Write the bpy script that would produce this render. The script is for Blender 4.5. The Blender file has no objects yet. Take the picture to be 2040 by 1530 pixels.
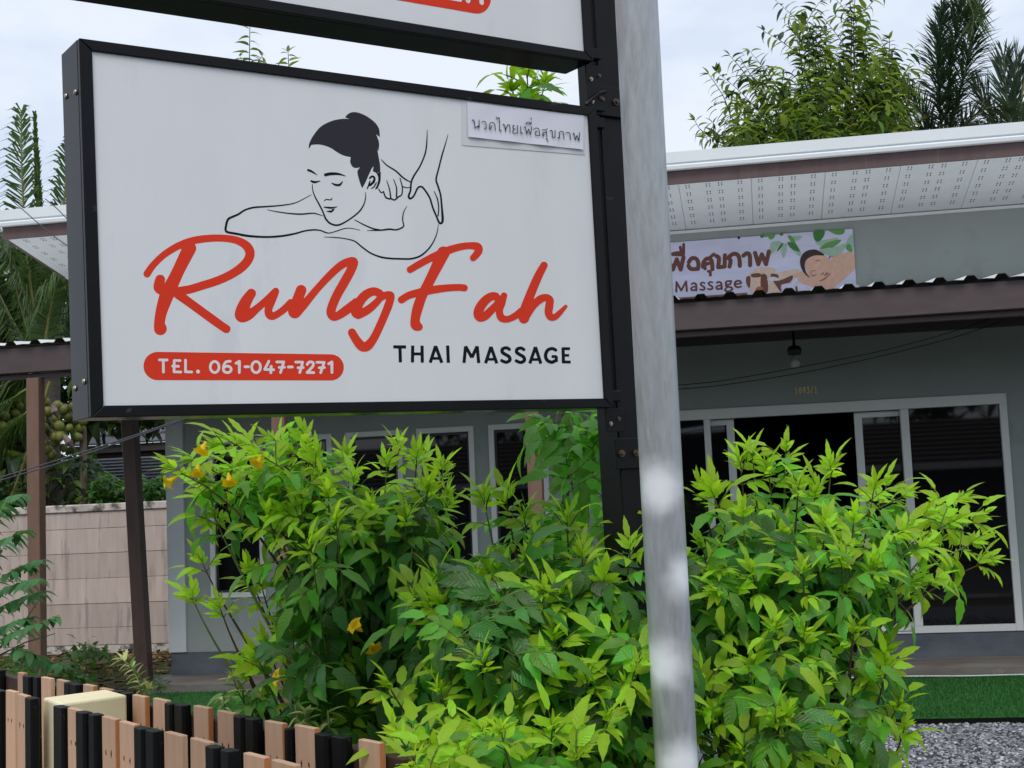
import bpy, bmesh, math, random
import numpy as np
from mathutils import Vector, Matrix
random.seed(7); rng = np.random.default_rng(7)
PI = math.pi
SC = bpy.context.scene
COL = SC.collection

# ------------------------------------------------------------------ camera
FPX, CX, CY, CH = 2750.0, 1020.0, 765.0, 1.6        # focal length in photo pixels, centre, eye height
PITCH, ROLL, HAZ = math.radians(5.589), math.radians(-2.3996), math.radians(9.9705)
_f = np.array([0, math.cos(PITCH), math.sin(PITCH)]); _u = np.array([0, -math.sin(PITCH), math.cos(PITCH)]); _x = np.array([1., 0, 0])
_c, _s = math.cos(ROLL), math.sin(ROLL)
AXR, AXU, AXF = _c*_x + _s*_u, -_s*_x + _c*_u, _f
CAM = np.array([0, 0, CH])
cam = bpy.data.cameras.new('camera'); cam.sensor_fit = 'HORIZONTAL'; cam.sensor_width = 36
cam.lens = FPX/2040*36; cam.clip_start = .05; cam.clip_end = 2000
camo = bpy.data.objects.new('camera', cam); COL.objects.link(camo)
M = Matrix.Identity(4)
for i in range(3):
    M[i][0], M[i][1], M[i][2], M[i][3] = AXR[i], AXU[i], -AXF[i], CAM[i]
camo.matrix_world = M; SC.camera = camo

# ------------------------------------------------------------------ sky, sun, exposure (overcast noon)
SUN_EL, SUN_AZ = math.radians(54), math.radians(188)
W = bpy.data.worlds.new('World'); SC.world = W; W.use_nodes = True
nt = W.node_tree; nt.nodes.clear()
def N(t, **k):
    n = nt.nodes.new(t)
    for a, b in k.items(): setattr(n, a, b)
    return n
sky = N('ShaderNodeTexSky', sky_type='NISHITA', sun_disc=False, sun_elevation=SUN_EL, sun_rotation=SUN_AZ)
tc = N('ShaderNodeTexCoord'); mp = N('ShaderNodeMapping'); mp.inputs['Scale'].default_value = (1.5, 1.5, 4.0)
ns = N('ShaderNodeTexNoise'); ns.inputs['Scale'].default_value = 3.2; ns.inputs['Detail'].default_value = 7; ns.inputs['Roughness'].default_value = .55
rp = N('ShaderNodeValToRGB'); rp.color_ramp.elements[0].position = .38; rp.color_ramp.elements[1].position = .58
rp.color_ramp.elements[0].color = (5.75, 6.55, 7.9, 1); rp.color_ramp.elements[1].color = (7.1, 7.65, 8.5, 1)
mx = N('ShaderNodeMix', data_type='RGBA'); mx.inputs[0].default_value = .93
bg = N('ShaderNodeBackground'); bg.inputs['Strength'].default_value = .1
wo = N('ShaderNodeOutputWorld'); L = nt.links.new
L(tc.outputs['Generated'], mp.inputs[0]); L(mp.outputs[0], ns.inputs['Vector']); L(ns.outputs['Fac'], rp.inputs[0])
L(sky.outputs[0], mx.inputs[6]); L(rp.outputs[0], mx.inputs[7]); L(mx.outputs[2], bg.inputs[0]); L(bg.outputs[0], wo.inputs[0])
sl = bpy.data.lights.new('sun', 'SUN'); sl.energy = 1.5; sl.angle = math.radians(30); sl.color = (1, .96, .9)
so = bpy.data.objects.new('sun', sl); COL.objects.link(so)
_sd = Vector((math.sin(SUN_AZ)*math.cos(SUN_EL), math.cos(SUN_AZ)*math.cos(SUN_EL), math.sin(SUN_EL)))
so.rotation_euler = (-_sd).to_track_quat('-Z', 'Y').to_euler(); so.location = (0, 0, 30)
SC.view_settings.view_transform = 'Standard'; SC.view_settings.look = 'None'
SC.view_settings.exposure = 0.30; SC.view_settings.gamma = 1; SC.view_settings.use_curve_mapping = False
SC.render.engine = 'CYCLES'
try:
    SC.cycles.use_denoising = True; SC.cycles.max_bounces = 8; SC.cycles.transparent_max_bounces = 8
except Exception: pass

# ------------------------------------------------------------------ geometry of the place
def ray(px, py): return ((px-CX)/FPX)*AXR - ((py-CY)/FPX)*AXU + AXF
def at(px, py, D): return CAM + D*ray(px, py)                       # a point D metres in front of the eye
def onplane(px, py, p0, n):
    d = ray(px, py); return CAM + ((np.asarray(p0)-CAM) @ n)/(d @ n)*d
def onz(px, py, z):
    d = ray(px, py); return CAM + (z-CH)/d[2]*d
HR = np.array([math.cos(HAZ), -math.sin(HAZ), 0]); HB = np.array([math.sin(HAZ), math.cos(HAZ), 0])   # along the house, into the house
def H(u, w, z): return HR*u + HB*w + np.array([0, 0, z])
def huv(p): return float(p @ HR), float(p @ HB), float(p[2])
def onwall(px, py, w): return huv(onplane(px, py, HB*w, HB))

# ------------------------------------------------------------------ objects
def tag(o, label=None, cat=None, group=None, kind=None):
    if label: o['label'] = label
    if cat: o['category'] = cat
    if group: o['group'] = group
    if kind: o['kind'] = kind
    return o
def thing(name, loc, label, cat, group=None, rotz=0, mat3=None):
    o = bpy.data.objects.new(name, None); COL.objects.link(o); o.empty_display_size = .1
    o.location = Vector([float(a) for a in loc]); o.rotation_euler = (0, 0, rotz)
    if mat3 is not None:
        m = Matrix(mat3).to_4x4(); m.translation = o.location; o.matrix_world = m
    return tag(o, label, cat, group)
def link(name, me, parent=None, loc=(0, 0, 0), rot=(0, 0, 0), scale=(1, 1, 1)):
    o = bpy.data.objects.new(name, me); COL.objects.link(o); o.parent = parent
    o.location = Vector([float(a) for a in loc]); o.rotation_euler = rot; o.scale = scale
    return o
def bevel(o, w=.004, seg=1, ang=40):
    m = o.modifiers.new('bevel', 'BEVEL'); m.width = w; m.segments = seg; m.limit_method = 'ANGLE'; m.angle_limit = math.radians(ang)
    return o
class MB:
    """collects faces, then links them as ONE mesh object"""
    def __init__(s): s.v = []; s.f = []; s.m = []
    def add(s, vs, fs, m=0):
        k = len(s.v); s.v += [tuple(float(c) for c in p) for p in vs]
        for f in fs: s.f.append([i+k for i in f]); s.m.append(m)
        return s
    def box(s, a0, a1, b0, b1, c0, c1, m=0, f=None):
        P = [(a, b, c) for c in (c0, c1) for b in (b0, b1) for a in (a0, a1)]
        if f: P = [f(*p) for p in P]
        return s.add(P, [(0, 2, 3, 1), (4, 5, 7, 6), (0, 1, 5, 4), (2, 6, 7, 3), (0, 4, 6, 2), (1, 3, 7, 5)], m)
    def hexa(s, P, m=0):       # 8 corners in the order of box()
        return s.add(P, [(0, 2, 3, 1), (4, 5, 7, 6), (0, 1, 5, 4), (2, 6, 7, 3), (0, 4, 6, 2), (1, 3, 7, 5)], m)
    def prism(s, poly, c0, c1, ax=2, m=0):   # polygon in the two other axes, extruded along ax
        n = len(poly)
        def pt(p, c): return (p[0], p[1], c) if ax == 2 else ((p[0], c, p[1]) if ax == 1 else (c, p[0], p[1]))
        V = [pt(p, c0) for p in poly] + [pt(p, c1) for p in poly]
        F = [tuple(range(n))[::-1], tuple(range(n, 2*n))] + [(i, (i+1) % n, n+(i+1) % n, n+i) for i in range(n)]
        return s.add(V, F, m)
    def tube(s, pts, rad, n=6, m=0, cap=True):
        pts = [np.asarray(p, float) for p in pts]
        if not hasattr(rad, '__len__'): rad = [rad]*len(pts)
        V = []; up = np.array([.03, .02, 1.])
        for i, p in enumerate(pts):
            t = pts[min(i+1, len(pts)-1)] - pts[max(i-1, 0)]; t = t/(np.linalg.norm(t)+1e-9)
            a = np.cross(t, up)
            if np.linalg.norm(a) < .05: a = np.cross(t, [1., 0, 0])
            a /= np.linalg.norm(a); b = np.cross(a, t)
            V += [p + rad[i]*(math.cos(2*PI*k/n)*a + math.sin(2*PI*k/n)*b) for k in range(n)]
        F = [(i*n+k, i*n+(k+1) % n, (i+1)*n+(k+1) % n, (i+1)*n+k) for i in range(len(pts)-1) for k in range(n)]
        if cap: F += [tuple(range(n))[::-1], tuple(range((len(pts)-1)*n, len(pts)*n))]
        return s.add(V, F, m)
    def lathe(s, prof, n=16, m=0, f=None):   # profile of (r, z)
        V = []
        for r, z in prof:
            V += [(r*math.cos(2*PI*k/n), r*math.sin(2*PI*k/n), z) for k in range(n)]
        if f: V = [f(*p) for p in V]
        F = [(i*n+k, i*n+(k+1) % n, (i+1)*n+(k+1) % n, (i+1)*n+k) for i in range(len(prof)-1) for k in range(n)]
        F += [tuple(range(n))[::-1], tuple(range((len(prof)-1)*n, len(prof)*n))]
        return s.add(V, F, m)
    def mesh(s, name, mats, smooth=False):
        me = bpy.data.meshes.new(name); me.from_pydata(s.v, [], s.f)
        for mt in (mats if isinstance(mats, (list, tuple)) else [mats]): me.materials.append(mt)
        if any(s.m): me.polygons.foreach_set('material_index', s.m)
        if smooth: me.polygons.foreach_set('use_smooth', [True]*len(s.f))
        me.update(); return me
    def build(s, name, mats, parent=None, loc=None, smooth=False, bev=0, rel=None):
        """parent: vertices are in the parent's frame (or in the world, with rel = the parent's location);
        without parent: vertices are in the world and the origin goes to the bottom centre"""
        if rel is not None: s.v = [(a[0]-rel[0], a[1]-rel[1], a[2]-rel[2]) for a in s.v]
        if parent is None and loc is None:
            A = np.array(s.v); loc = ((A[:, 0].min()+A[:, 0].max())/2, (A[:, 1].min()+A[:, 1].max())/2, A[:, 2].min())
            s.v = [tuple(p) for p in (A-np.array(loc))]
        o = link(name, s.mesh(name, mats, smooth), parent, loc if loc is not None else (0, 0, 0))
        if bev: bevel(o, bev)
        return o

# ------------------------------------------------------------------ materials
def srgb(r, g, b):
    f = lambda c: (c/255/12.92) if c/255 <= .04045 else ((c/255+.055)/1.055)**2.4
    return (f(r), f(g), f(b))
def mat(name, col, rough=.6, spec=.4, metal=0., var=.12, scale=6., stretch=(1, 1, 1), bump=0., bscale=60., col2=None, island=0., coat=0., spots=None, spot_pos=.62, spot_scale=9., obj_rand=0., detail=5):
    m = bpy.data.materials.new(name); m.use_nodes = True; t = m.node_tree; t.nodes.clear(); l = t.links.new
    def n(ty, **k):
        q = t.nodes.new(ty)
        for a, b in k.items(): setattr(q, a, b)
        return q
    out = n('ShaderNodeOutputMaterial'); p = n('ShaderNodeBsdfPrincipled'); l(p.outputs[0], out.inputs[0])
    p.inputs['Roughness'].default_value = rough; p.inputs['Metallic'].default_value = metal
    p.inputs['Specular IOR Level'].default_value = spec; p.inputs['Coat Weight'].default_value = coat
    tcd = n('ShaderNodeTexCoord'); mpg = n('ShaderNodeMapping'); mpg.inputs['Scale'].default_value = stretch
    l(tcd.outputs['Object'], mpg.inputs[0])
    nz = n('ShaderNodeTexNoise'); nz.inputs['Scale'].default_value = scale; nz.inputs['Detail'].default_value = detail; nz.inputs['Roughness'].default_value = .6
    l(mpg.outputs[0], nz.inputs['Vector'])
    rm = n('ShaderNodeMapRange'); rm.inputs[1].default_value = .3; rm.inputs[2].default_value = .7; l(nz.outputs['Fac'], rm.inputs[0])
    mixc = n('ShaderNodeMix', data_type='RGBA'); l(rm.outputs[0], mixc.inputs[0])
    c2 = col2 or tuple(c*(1+var) for c in col); c1 = col if col2 else tuple(c*(1-var) for c in col)
    mixc.inputs[6].default_value = (*c1, 1); mixc.inputs[7].default_value = (*c2, 1)
    cur = mixc.outputs[2]
    if spots:
        n2 = n('ShaderNodeTexNoise'); n2.inputs['Scale'].default_value = spot_scale; n2.inputs['Detail'].default_value = 6; n2.inputs['Roughness'].default_value = .65
        l(mpg.outputs[0], n2.inputs['Vector'])
        r2 = n('ShaderNodeMapRange'); r2.inputs[1].default_value = spot_pos; r2.inputs[2].default_value = spot_pos+.1; l(n2.outputs['Fac'], r2.inputs[0])
        mm = n('ShaderNodeMix', data_type='RGBA'); l(r2.outputs[0], mm.inputs[0]); l(cur, mm.inputs[6]); mm.inputs[7].default_value = (*spots, 1); cur = mm.outputs[2]
    if island or obj_rand:
        src = n('ShaderNodeNewGeometry').outputs['Random Per Island'] if island else n('ShaderNodeObjectInfo').outputs['Random']
        amt = island or obj_rand
        r3 = n('ShaderNodeMapRange'); r3.inputs[3].default_value = 1-amt; r3.inputs[4].default_value = 1+amt; l(src, r3.inputs[0])
        hs = n('ShaderNodeHueSaturation'); l(r3.outputs[0], hs.inputs['Value']); l(cur, hs.inputs['Color']); cur = hs.outputs[0]
    l(cur, p.inputs['Base Color'])
    if bump:
        nb = n('ShaderNodeTexNoise'); nb.inputs['Scale'].default_value = bscale; nb.inputs['Detail'].default_value = 4; l(mpg.outputs[0], nb.inputs['Vector'])
        bp = n('ShaderNodeBump'); bp.inputs['Strength'].default_value = bump; bp.inputs['Distance'].default_value = .004; l(nb.outputs['Fac'], bp.inputs['Height']); l(bp.outputs[0], p.inputs['Normal'])
    m['pr'] = p.name
    return m
def leafmat(name, col, tcol, tr=.35, rough=.42, spec=.35, var=.25, veins=0.):
    m = bpy.data.materials.new(name); m.use_nodes = True; t = m.node_tree; t.nodes.clear(); l = t.links.new; n = t.nodes.new
    out = n('ShaderNodeOutputMaterial'); p = n('ShaderNodeBsdfPrincipled'); p.inputs['Roughness'].default_value = rough; p.inputs['Specular IOR Level'].default_value = spec
    geo = n('ShaderNodeNewGeometry'); r = n('ShaderNodeMapRange'); r.inputs[3].default_value = 1-var; r.inputs[4].default_value = 1+var; l(geo.outputs['Random Per Island'], r.inputs[0])
    r2 = n('ShaderNodeMapRange'); r2.inputs[3].default_value = .472; r2.inputs[4].default_value = .514; l(geo.outputs['Random Per Island'], r2.inputs[0])
    tcd = n('ShaderNodeTexCoord'); nz = n('ShaderNodeTexNoise'); nz.inputs['Scale'].default_value = 40; nz.inputs['Detail'].default_value = 3; l(tcd.outputs['Object'], nz.inputs['Vector'])
    rr = n('ShaderNodeMapRange'); rr.inputs[3].default_value = .8; rr.inputs[4].default_value = 1.2; l(nz.outputs['Fac'], rr.inputs[0])
    mu = n('ShaderNodeMath'); mu.operation = 'MULTIPLY'; l(r.outputs[0], mu.inputs[0]); l(rr.outputs[0], mu.inputs[1])
    uv = n('ShaderNodeUVMap'); uv.uv_map = 'leaf'; sx = n('ShaderNodeSeparateXYZ'); l(uv.outputs[0], sx.inputs[0])
    def mth(op, a, b=None, c=None):
        q = n('ShaderNodeMath'); q.operation = op
        for i, v in enumerate((a, b, c)):
            if v is None: continue
            if isinstance(v, (int, float)): q.inputs[i].default_value = v
            else: l(v, q.inputs[i])
        return q.outputs[0]
    au = mth('ABSOLUTE', sx.outputs[0]); mid = mth('LESS_THAN', au, .07)
    wv_ = mth('SINE', mth('MULTIPLY', mth('SUBTRACT', sx.outputs[1], mth('MULTIPLY', au, .16)), 56.))
    vein = mth('MULTIPLY', mth('GREATER_THAN', wv_, .8), .5); vein = mth('MAXIMUM', mid, vein)
    vf = mth('MULTIPLY_ADD', vein, veins, 1.0-veins*.15); mu2 = mth('MULTIPLY', mu.outputs[0], vf)
    hgt = mth('MULTIPLY_ADD', wv_, .35, nz.outputs['Fac']); hgt = mth('SUBTRACT', hgt, mth('MULTIPLY', mid, .8))
    h = n('ShaderNodeHueSaturation'); h.inputs['Color'].default_value = (*col, 1); l(mu2, h.inputs['Value']); l(r2.outputs[0], h.inputs['Hue'])
    l(h.outputs[0], p.inputs['Base Color'])
    b = n('ShaderNodeBump'); b.inputs['Strength'].default_value = .3 if veins else .25; b.inputs['Distance'].default_value = .004; l(hgt if veins else nz.outputs['Fac'], b.inputs['Height']); l(b.outputs[0], p.inputs['Normal'])
    h2 = n('ShaderNodeHueSaturation'); h2.inputs['Color'].default_value = (*tcol, 1); l(r.outputs[0], h2.inputs['Value'])
    tl = n('ShaderNodeBsdfTranslucent'); l(h2.outputs[0], tl.inputs[0])
    ms = n('ShaderNodeMixShader'); ms.inputs[0].default_value = tr; l(p.outputs[0], ms.inputs[1]); l(tl.outputs[0], ms.inputs[2]); l(ms.outputs[0], out.inputs[0])
    return m
black = mat('black_painted_steel', (.004, .004, .005), .42, .2, var=.3, scale=14, bump=.06, bscale=40, spots=(.05, .05, .052), spot_pos=.66, spot_scale=18)
blackside = mat('black_aluminium_cladding', (.006, .007, .008), .22, .06, var=.5, scale=5, stretch=(1, 1, .35), bump=.06, bscale=5, spots=(.035, .037, .041), spot_pos=.6, spot_scale=5)
signwhite = mat('sign_vinyl', (.74, .755, .775), .5, .3, var=.03, scale=3, stretch=(1.4, 1, .45), bump=.03, bscale=300, spots=(.69, .71, .73), spot_pos=.57, spot_scale=3.5)
red = mat('red_vinyl', (.74, .042, .014), .55, .2, var=.04)
white = mat('white_vinyl', (.78, .74, .75), .45, .4, var=.02)
ink = mat('black_vinyl', (.006, .006, .008), .6, .15, var=.1)
hairink = mat('charcoal_vinyl', (.028, .028, .036), .6, .2, var=.08)
paper = mat('printed_paper', (.72, .72, .80), .7, .2, var=.02, scale=9, bump=.1, bscale=30)
paperglue = mat('faded_paper_mark', (.66, .68, .70), .5, .3, var=.02)
paperink = mat('laser_ink', (.02, .018, .03), .6, .2)
steel = mat('zinc_bolt', (.42, .38, .32), .4, .5, metal=.9, var=.3, scale=60)
rustbolt = mat('rusty_bolt', (.14, .095, .07), .55, .4, metal=.6, var=.4, scale=60)
# ------------------------------------------------------------------ flat print: outlines from strokes and areas, cut into clean polygons
def smooth(pts, n=6, closed=False):
    """Catmull-Rom through (x, y[, r])"""
    P = np.array(pts, float); k = len(P)
    if k < 3: return P
    out = []
    for i in range(k if closed else k-1):
        g = (lambda j: P[j % k]) if closed else (lambda j: P[min(max(j, 0), k-1)])
        a, b, c, d = g(i-1), g(i), g(i+1), g(i+2)
        for q in range(n):
            t = q/n
            out.append(.5*((2*b)+(c-a)*t+(2*a-5*b+4*c-d)*t*t+(3*b-a-3*c+d)*t**3))
    if not closed: out.append(P[-1])
    return np.array(out)
def sdf_stroke(X, Y, pts, butt=False):
    P = np.array(pts, float); d = np.full(X.shape, 1e9)
    if len(P) == 1: return np.hypot(X-P[0, 0], Y-P[0, 1]) - P[0, 2]
    for i in range(len(P)-1):
        a, b = P[i], P[i+1]; e = b[:2]-a[:2]; L2 = e @ e + 1e-9
        t = ((X-a[0])*e[0] + (Y-a[1])*e[1])/L2
        tt = np.clip(t, 0, 1)
        q = np.hypot(X-a[0]-tt*e[0], Y-a[1]-tt*e[1]) - (a[2]+(b[2]-a[2])*tt)
        if butt and i == 0: q = np.maximum(q, -t*math.sqrt(L2))
        if butt and i == len(P)-2: q = np.maximum(q, (t-1)*math.sqrt(L2))
        d = np.minimum(d, q)
    return d
def sdf_poly(X, Y, pts):
    P = np.array(pts, float)[:, :2]; ins = np.zeros(X.shape, bool); d = np.full(X.shape, 1e9); n = len(P)
    for i in range(n):
        a, b = P[i], P[(i+1) % n]; e = b-a; L2 = e @ e + 1e-9
        t = np.clip(((X-a[0])*e[0]+(Y-a[1])*e[1])/L2, 0, 1)
        d = np.minimum(d, np.hypot(X-a[0]-t*e[0], Y-a[1]-t*e[1]))
        if abs(b[1]-a[1]) > 1e-9:
            ins ^= ((a[1] > Y) != (b[1] > Y)) & (X < (b[0]-a[0])*(Y-a[1])/(b[1]-a[1])+a[0])
    return np.where(ins, -d, d)
def raster(shapes, step):
    """shapes: ('s'|'b', pts) strokes (round | butt ends), ('p', pts) areas -> list of polygons in the same 2-D units"""
    A = []
    for k, p in shapes:
        p = np.array(p, float); r = p[:, 2].max() if k != 'p' else 0
        A.append((p[:, 0].min()-r, p[:, 1].min()-r, p[:, 0].max()+r, p[:, 1].max()+r))
    A = np.array(A); x0, y0 = A[:, 0].min()-2*step, A[:, 1].min()-2*step; x1, y1 = A[:, 2].max()+2*step, A[:, 3].max()+2*step
    xs = np.arange(x0, x1+step, step); ys = np.arange(y0, y1+step, step)
    V = np.full((len(ys), len(xs)), 1e9)
    for (k, p), bb in zip(shapes, A):
        i0, i1 = np.searchsorted(xs, [bb[0]-2*step, bb[2]+2*step]); j0, j1 = np.searchsorted(ys, [bb[1]-2*step, bb[3]+2*step])
        X, Y = np.meshgrid(xs[i0:i1], ys[j0:j1])
        q = sdf_poly(X, Y, p) if k == 'p' else sdf_stroke(X, Y, p, k == 'b')
        V[j0:j1, i0:i1] = np.minimum(V[j0:j1, i0:i1], q)
    V[np.abs(V) < 1e-6] = -1e-6
    I = V < 0; out = []
    cnt = I[:-1, :-1].astype(int)+I[1:, :-1]+I[:-1, 1:]+I[1:, 1:]
    for j in range(cnt.shape[0]):
        row = cnt[j]; i = 0; nn = len(row); nz = np.nonzero(row)[0]
        if not len(nz): continue
        i = nz[0]
        while i <= nz[-1]:
            c = row[i]
            if c == 4:
                k = i
                while k < nn and row[k] == 4: k += 1
                out.append([(xs[i], ys[j]), (xs[k], ys[j]), (xs[k], ys[j+1]), (xs[i], ys[j+1])]); i = k; continue
            if c:
                cs = [(i, j), (i+1, j), (i+1, j+1), (i, j+1)]; poly = []
                for q in range(4):
                    a, b = cs[q], cs[(q+1) % 4]; va, vb = V[a[1], a[0]], V[b[1], b[0]]
                    if va < 0: poly.append((xs[a[0]], ys[a[1]]))
                    if (va < 0) != (vb < 0):
                        t = va/(va-vb); poly.append((xs[a[0]]+t*(xs[b[0]]-xs[a[0]]), ys[a[1]]+t*(ys[b[1]]-ys[a[1]])))
                if len(poly) > 2: out.append(poly)
            i += 1
    return out
def printed(name, shapes, step, fn, mt, parent):
    """fn maps the 2-D drawing units to a point in the parent's frame"""
    mb = MB()
    for poly in raster(shapes, step):
        mb.add([fn(*p) for p in poly], [tuple(range(len(poly)))])
    o = mb.build(name, mt, parent)
    return o

# ------------------------------------------------------------------ the lower sign: a box on its post
SP = np.array([[-.97058829, 3.10268572, 2.75065185], [.27964475, 3.95295028, 2.78963657], [.28857704, 3.97942191, 1.90896675], [-.961656, 3.12915735, 1.86998203]])
SE1 = SP[1]-SP[0]; SW = float(np.linalg.norm(SE1)); SE1 /= SW
SE2 = SP[3]-SP[0]; SHT = float(np.linalg.norm(SE2)); SE2 /= SHT
SE2 = SE2-(SE2 @ SE1)*SE1; SE2 /= np.linalg.norm(SE2)
SN = np.cross(SE1, SE2)                         # into the board
TH = .135
SBASE = SP[3]                                   # front bottom left corner
SROT = [[SE1[i], SN[i], -SE2[i]] for i in range(3)]     # local x right, y back, z up
def sl_(px, py, y=-.001):
    p = onplane(px, py, SP[0], SN)-SBASE; return (float(p @ SE1), y, float(-(p @ SE2)))
def z1(pts, sm=True, n=5):
    P = np.array(pts, float); P = smooth(P, n) if sm else P
    P = P.copy(); P[:, 0] = 420+P[:, 0]/3.923; P[:, 1] = 200+P[:, 1]/3.923
    if P.shape[1] > 2: P[:, 2] /= 3.923
    return P
def zz(pts, x0, y0, k, sm=True, n=5):
    P = np.array(pts, float); P = smooth(P, n) if sm else P
    P = P.copy(); P[:, 0] = x0+P[:, 0]/k; P[:, 1] = y0+P[:, 1]/k
    if P.shape[1] > 2: P[:, 2] /= k
    return P
def z2(p, sm=True): return zz(p, 260, 440, 4.3717, sm)
def z3(p, sm=True): return zz(p, 660, 440, 4.08, sm)

def sign_box(root):
    FW, FH = .031, .027
    MB().box(.004, SW-.004, .012, TH-.004, .004, SHT-.004).build('box_core', black, root)
    MB().box(FW-.002, SW-FW+.002, .003, .0115, FH-.002, SHT-FH+.002).build('face_panel', signwhite, root)
    # mitred frame
    for nm, P in (('frame_rail', [(0, 0), (SW, 0), (SW-FW, FH), (FW, FH)]), ('frame_rail', [(0, SHT), (FW, SHT-FH), (SW-FW, SHT-FH), (SW, SHT)]),
                  ('frame_stile', [(0, 0), (FW, FH), (FW, SHT-FH), (0, SHT)]), ('frame_stile', [(SW, 0), (SW, SHT), (SW-FW, SHT-FH), (SW-FW, FH)])):
        g = .0005; cx = sum(p[0] for p in P)/4; cy = sum(p[1] for p in P)/4
        P = [(p[0]+g*(1 if p[0] < cx else -1), p[1]+g*(1 if p[1] < cy else -1)) for p in P]
        MB().prism(P, -.004, .0118, ax=1).build(nm, black, root, bev=.0015)
    for x in (0, SW-.0035):
        MB().box(x, x+.0035, .0125, TH, 0, SHT).build('side_cladding', blackside, root, bev=.001)
    for z in (0, SHT-.0035):
        MB().box(.0036, SW-.0036, .0125, TH, z, z+.0035).build('top_cladding' if z else 'bottom_cladding', blackside, root)
    for y, z in ((.035, .085), (.105, .075), (.03, SHT-.12), (.105, SHT-.11)):
        MB().lathe([(.0075, 0), (.0075, .0015), (.005, .0042), (.0015, .0052)], 12, f=lambda a, b, c: (-c-.0002, y+a, z+b)).build('bolt', steel, root, smooth=True)
    # fixing lugs at the post end
    for z in (.035, SHT-.035):
        MB().box(SW, SW+.05, .02, .05, z-.0165, z+.0165).build('fixing_tube', black, root, bev=.003)
    for z0, z1_ in ((SHT+.001, SHT+.07), (-.07, -.001)):
        MB().box(SW-.012, SW+.056, .021, .026, z0, z1_).build('bracket_plate', black, root, bev=.001)
        for bx, bz in ((.005, .35), (.036, .55)):
            MB().lathe([(.0065, 0), (.0065, .002), (.0045, .002), (.004, .006)], 8, f=lambda a, b, c: (SW+bx+a, .0209-c, z0+(z1_-z0)*bz+b)).build('bolt', rustbolt if bx > .01 else steel, root)
    MB().tube([(SW-.02, .02, SHT+.012), (SW+.0, .016, SHT+.03), (SW+.03, .016, SHT+.052), (SW+.055, .02, SHT+.06)], .006, 6).build('weld_bar', black, root)

sign = thing('lightbox_sign', SBASE, 'black framed massage shop sign with red script name and line drawing of a woman', 'sign', 'black framed shop signs on the post', mat3=SROT)
sign_box(sign)
LET = {}
LET['R'] = [('s', z2([(148,460,32),(200,385,30),(300,290,30),(430,212,32),(560,168,33),(700,150,32),(820,150,31),(930,168,33),(1010,212,38),(1044,270,41),(1030,335,40),(975,400,40),(880,465,38),(760,520,37),(620,565,37),(520,595,37),(430,610,38)])),
            ('s', z2([(516,238,60),(436,400,54),(388,500,55),(330,620,62),(300,700,58),(270,800,50),(256,890,47),(264,938,56)])),
            ('s', z2([(262,510,43),(250,580,45),(310,610,50)])), ('s', z2([(420,640,40),(520,712,38),(620,785,38),(720,858,38),(790,908,37),(838,940,37)]))]
LET['u'] = [('s', z2([(1056,630,41),(1010,700,50),(978,780,58),(975,826,57),(1035,815,45),(1105,762,34),(1190,688,31),(1270,608,28),(1232,690,38),(1205,770,34),(1215,815,36),(1250,828,32),(1330,778,31),(1400,712,33)]))]
LET['n'] = [('s', z2([(1490,602,46),(1458,690,48),(1436,785,60)])), ('s', z2([(1436,790,58),(1510,732,38),(1620,602,32),(1740,472,33),(1850,378,35),(1944,352,38),(1925,425,40),(1862,540,41),(1800,650,40),(1758,750,40),(1752,805,40),(1778,836,34),(1840,815,31),(1920,762,31),(2000,704,32)]))]
LET['g'] = [('s', z3([(20,780,28),(60,762,28),(130,712,30),(205,660,34)])), ('s', z3([(222,760,36),(205,735,42),(230,665,40),(280,603,38),(345,572,34),(400,592,32),(400,625,28),(360,672,30),(300,722,34),(225,763,34)])),
            ('s', z3([(405,625,28),(440,605,30),(487,606,31),(470,680,34),(440,757,33),(390,872,33),(345,960,34),(300,1014,39),(255,1020,39),(210,970,36),(172,906,33)]))]
LET['F'] = [('s', z3([(645,395,28),(720,350,29),(830,292,30),(940,243,32),(1050,210,29),(1130,200,28),(1190,208,33),(1203,238,32),(1180,276,30),(1158,299,27)])),
            ('s', z3([(915,258,52),(846,400,44),(796,500,41),(745,600,40),(708,700,42),(686,800,38),(692,846,42),(716,860,32)])),
            ('s', z3([(575,640,30),(640,602,30),(740,577,33),(850,556,32),(960,543,29),(1050,540,28),(1086,544,28)]))]
LET['a'] = [('s', z3([(1360,640,28),(1340,612,31),(1300,615,34),(1252,650,37),(1212,705,39),(1198,755,39),(1215,785,34),(1255,772,34),(1300,730,32),(1365,665,30)])),
            ('s', z3([(1408,606,26),(1388,665,32),(1370,730,29),(1386,785,31),(1432,799,27),(1492,776,28),(1548,736,32)]))]
LET['h'] = [('s', z3([(1733,360,30),(1690,440,34),(1650,530,36),(1610,630,38),(1582,720,44),(1570,790,43)])), ('s', z3([(1580,770,40),(1640,692,32),(1700,637,32),(1750,622,29),(1780,642,31),(1776,690,33),(1770,742,32),(1786,780,28),(1822,780,26),(1862,745,22),(1910,694,14)]))]
for i, (k, sh) in enumerate(LET.items()):
    o = printed('letter', sh, 1.3, lambda x, y, q=.00008*i: sl_(x, y, .0028-q), red, sign)
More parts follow.
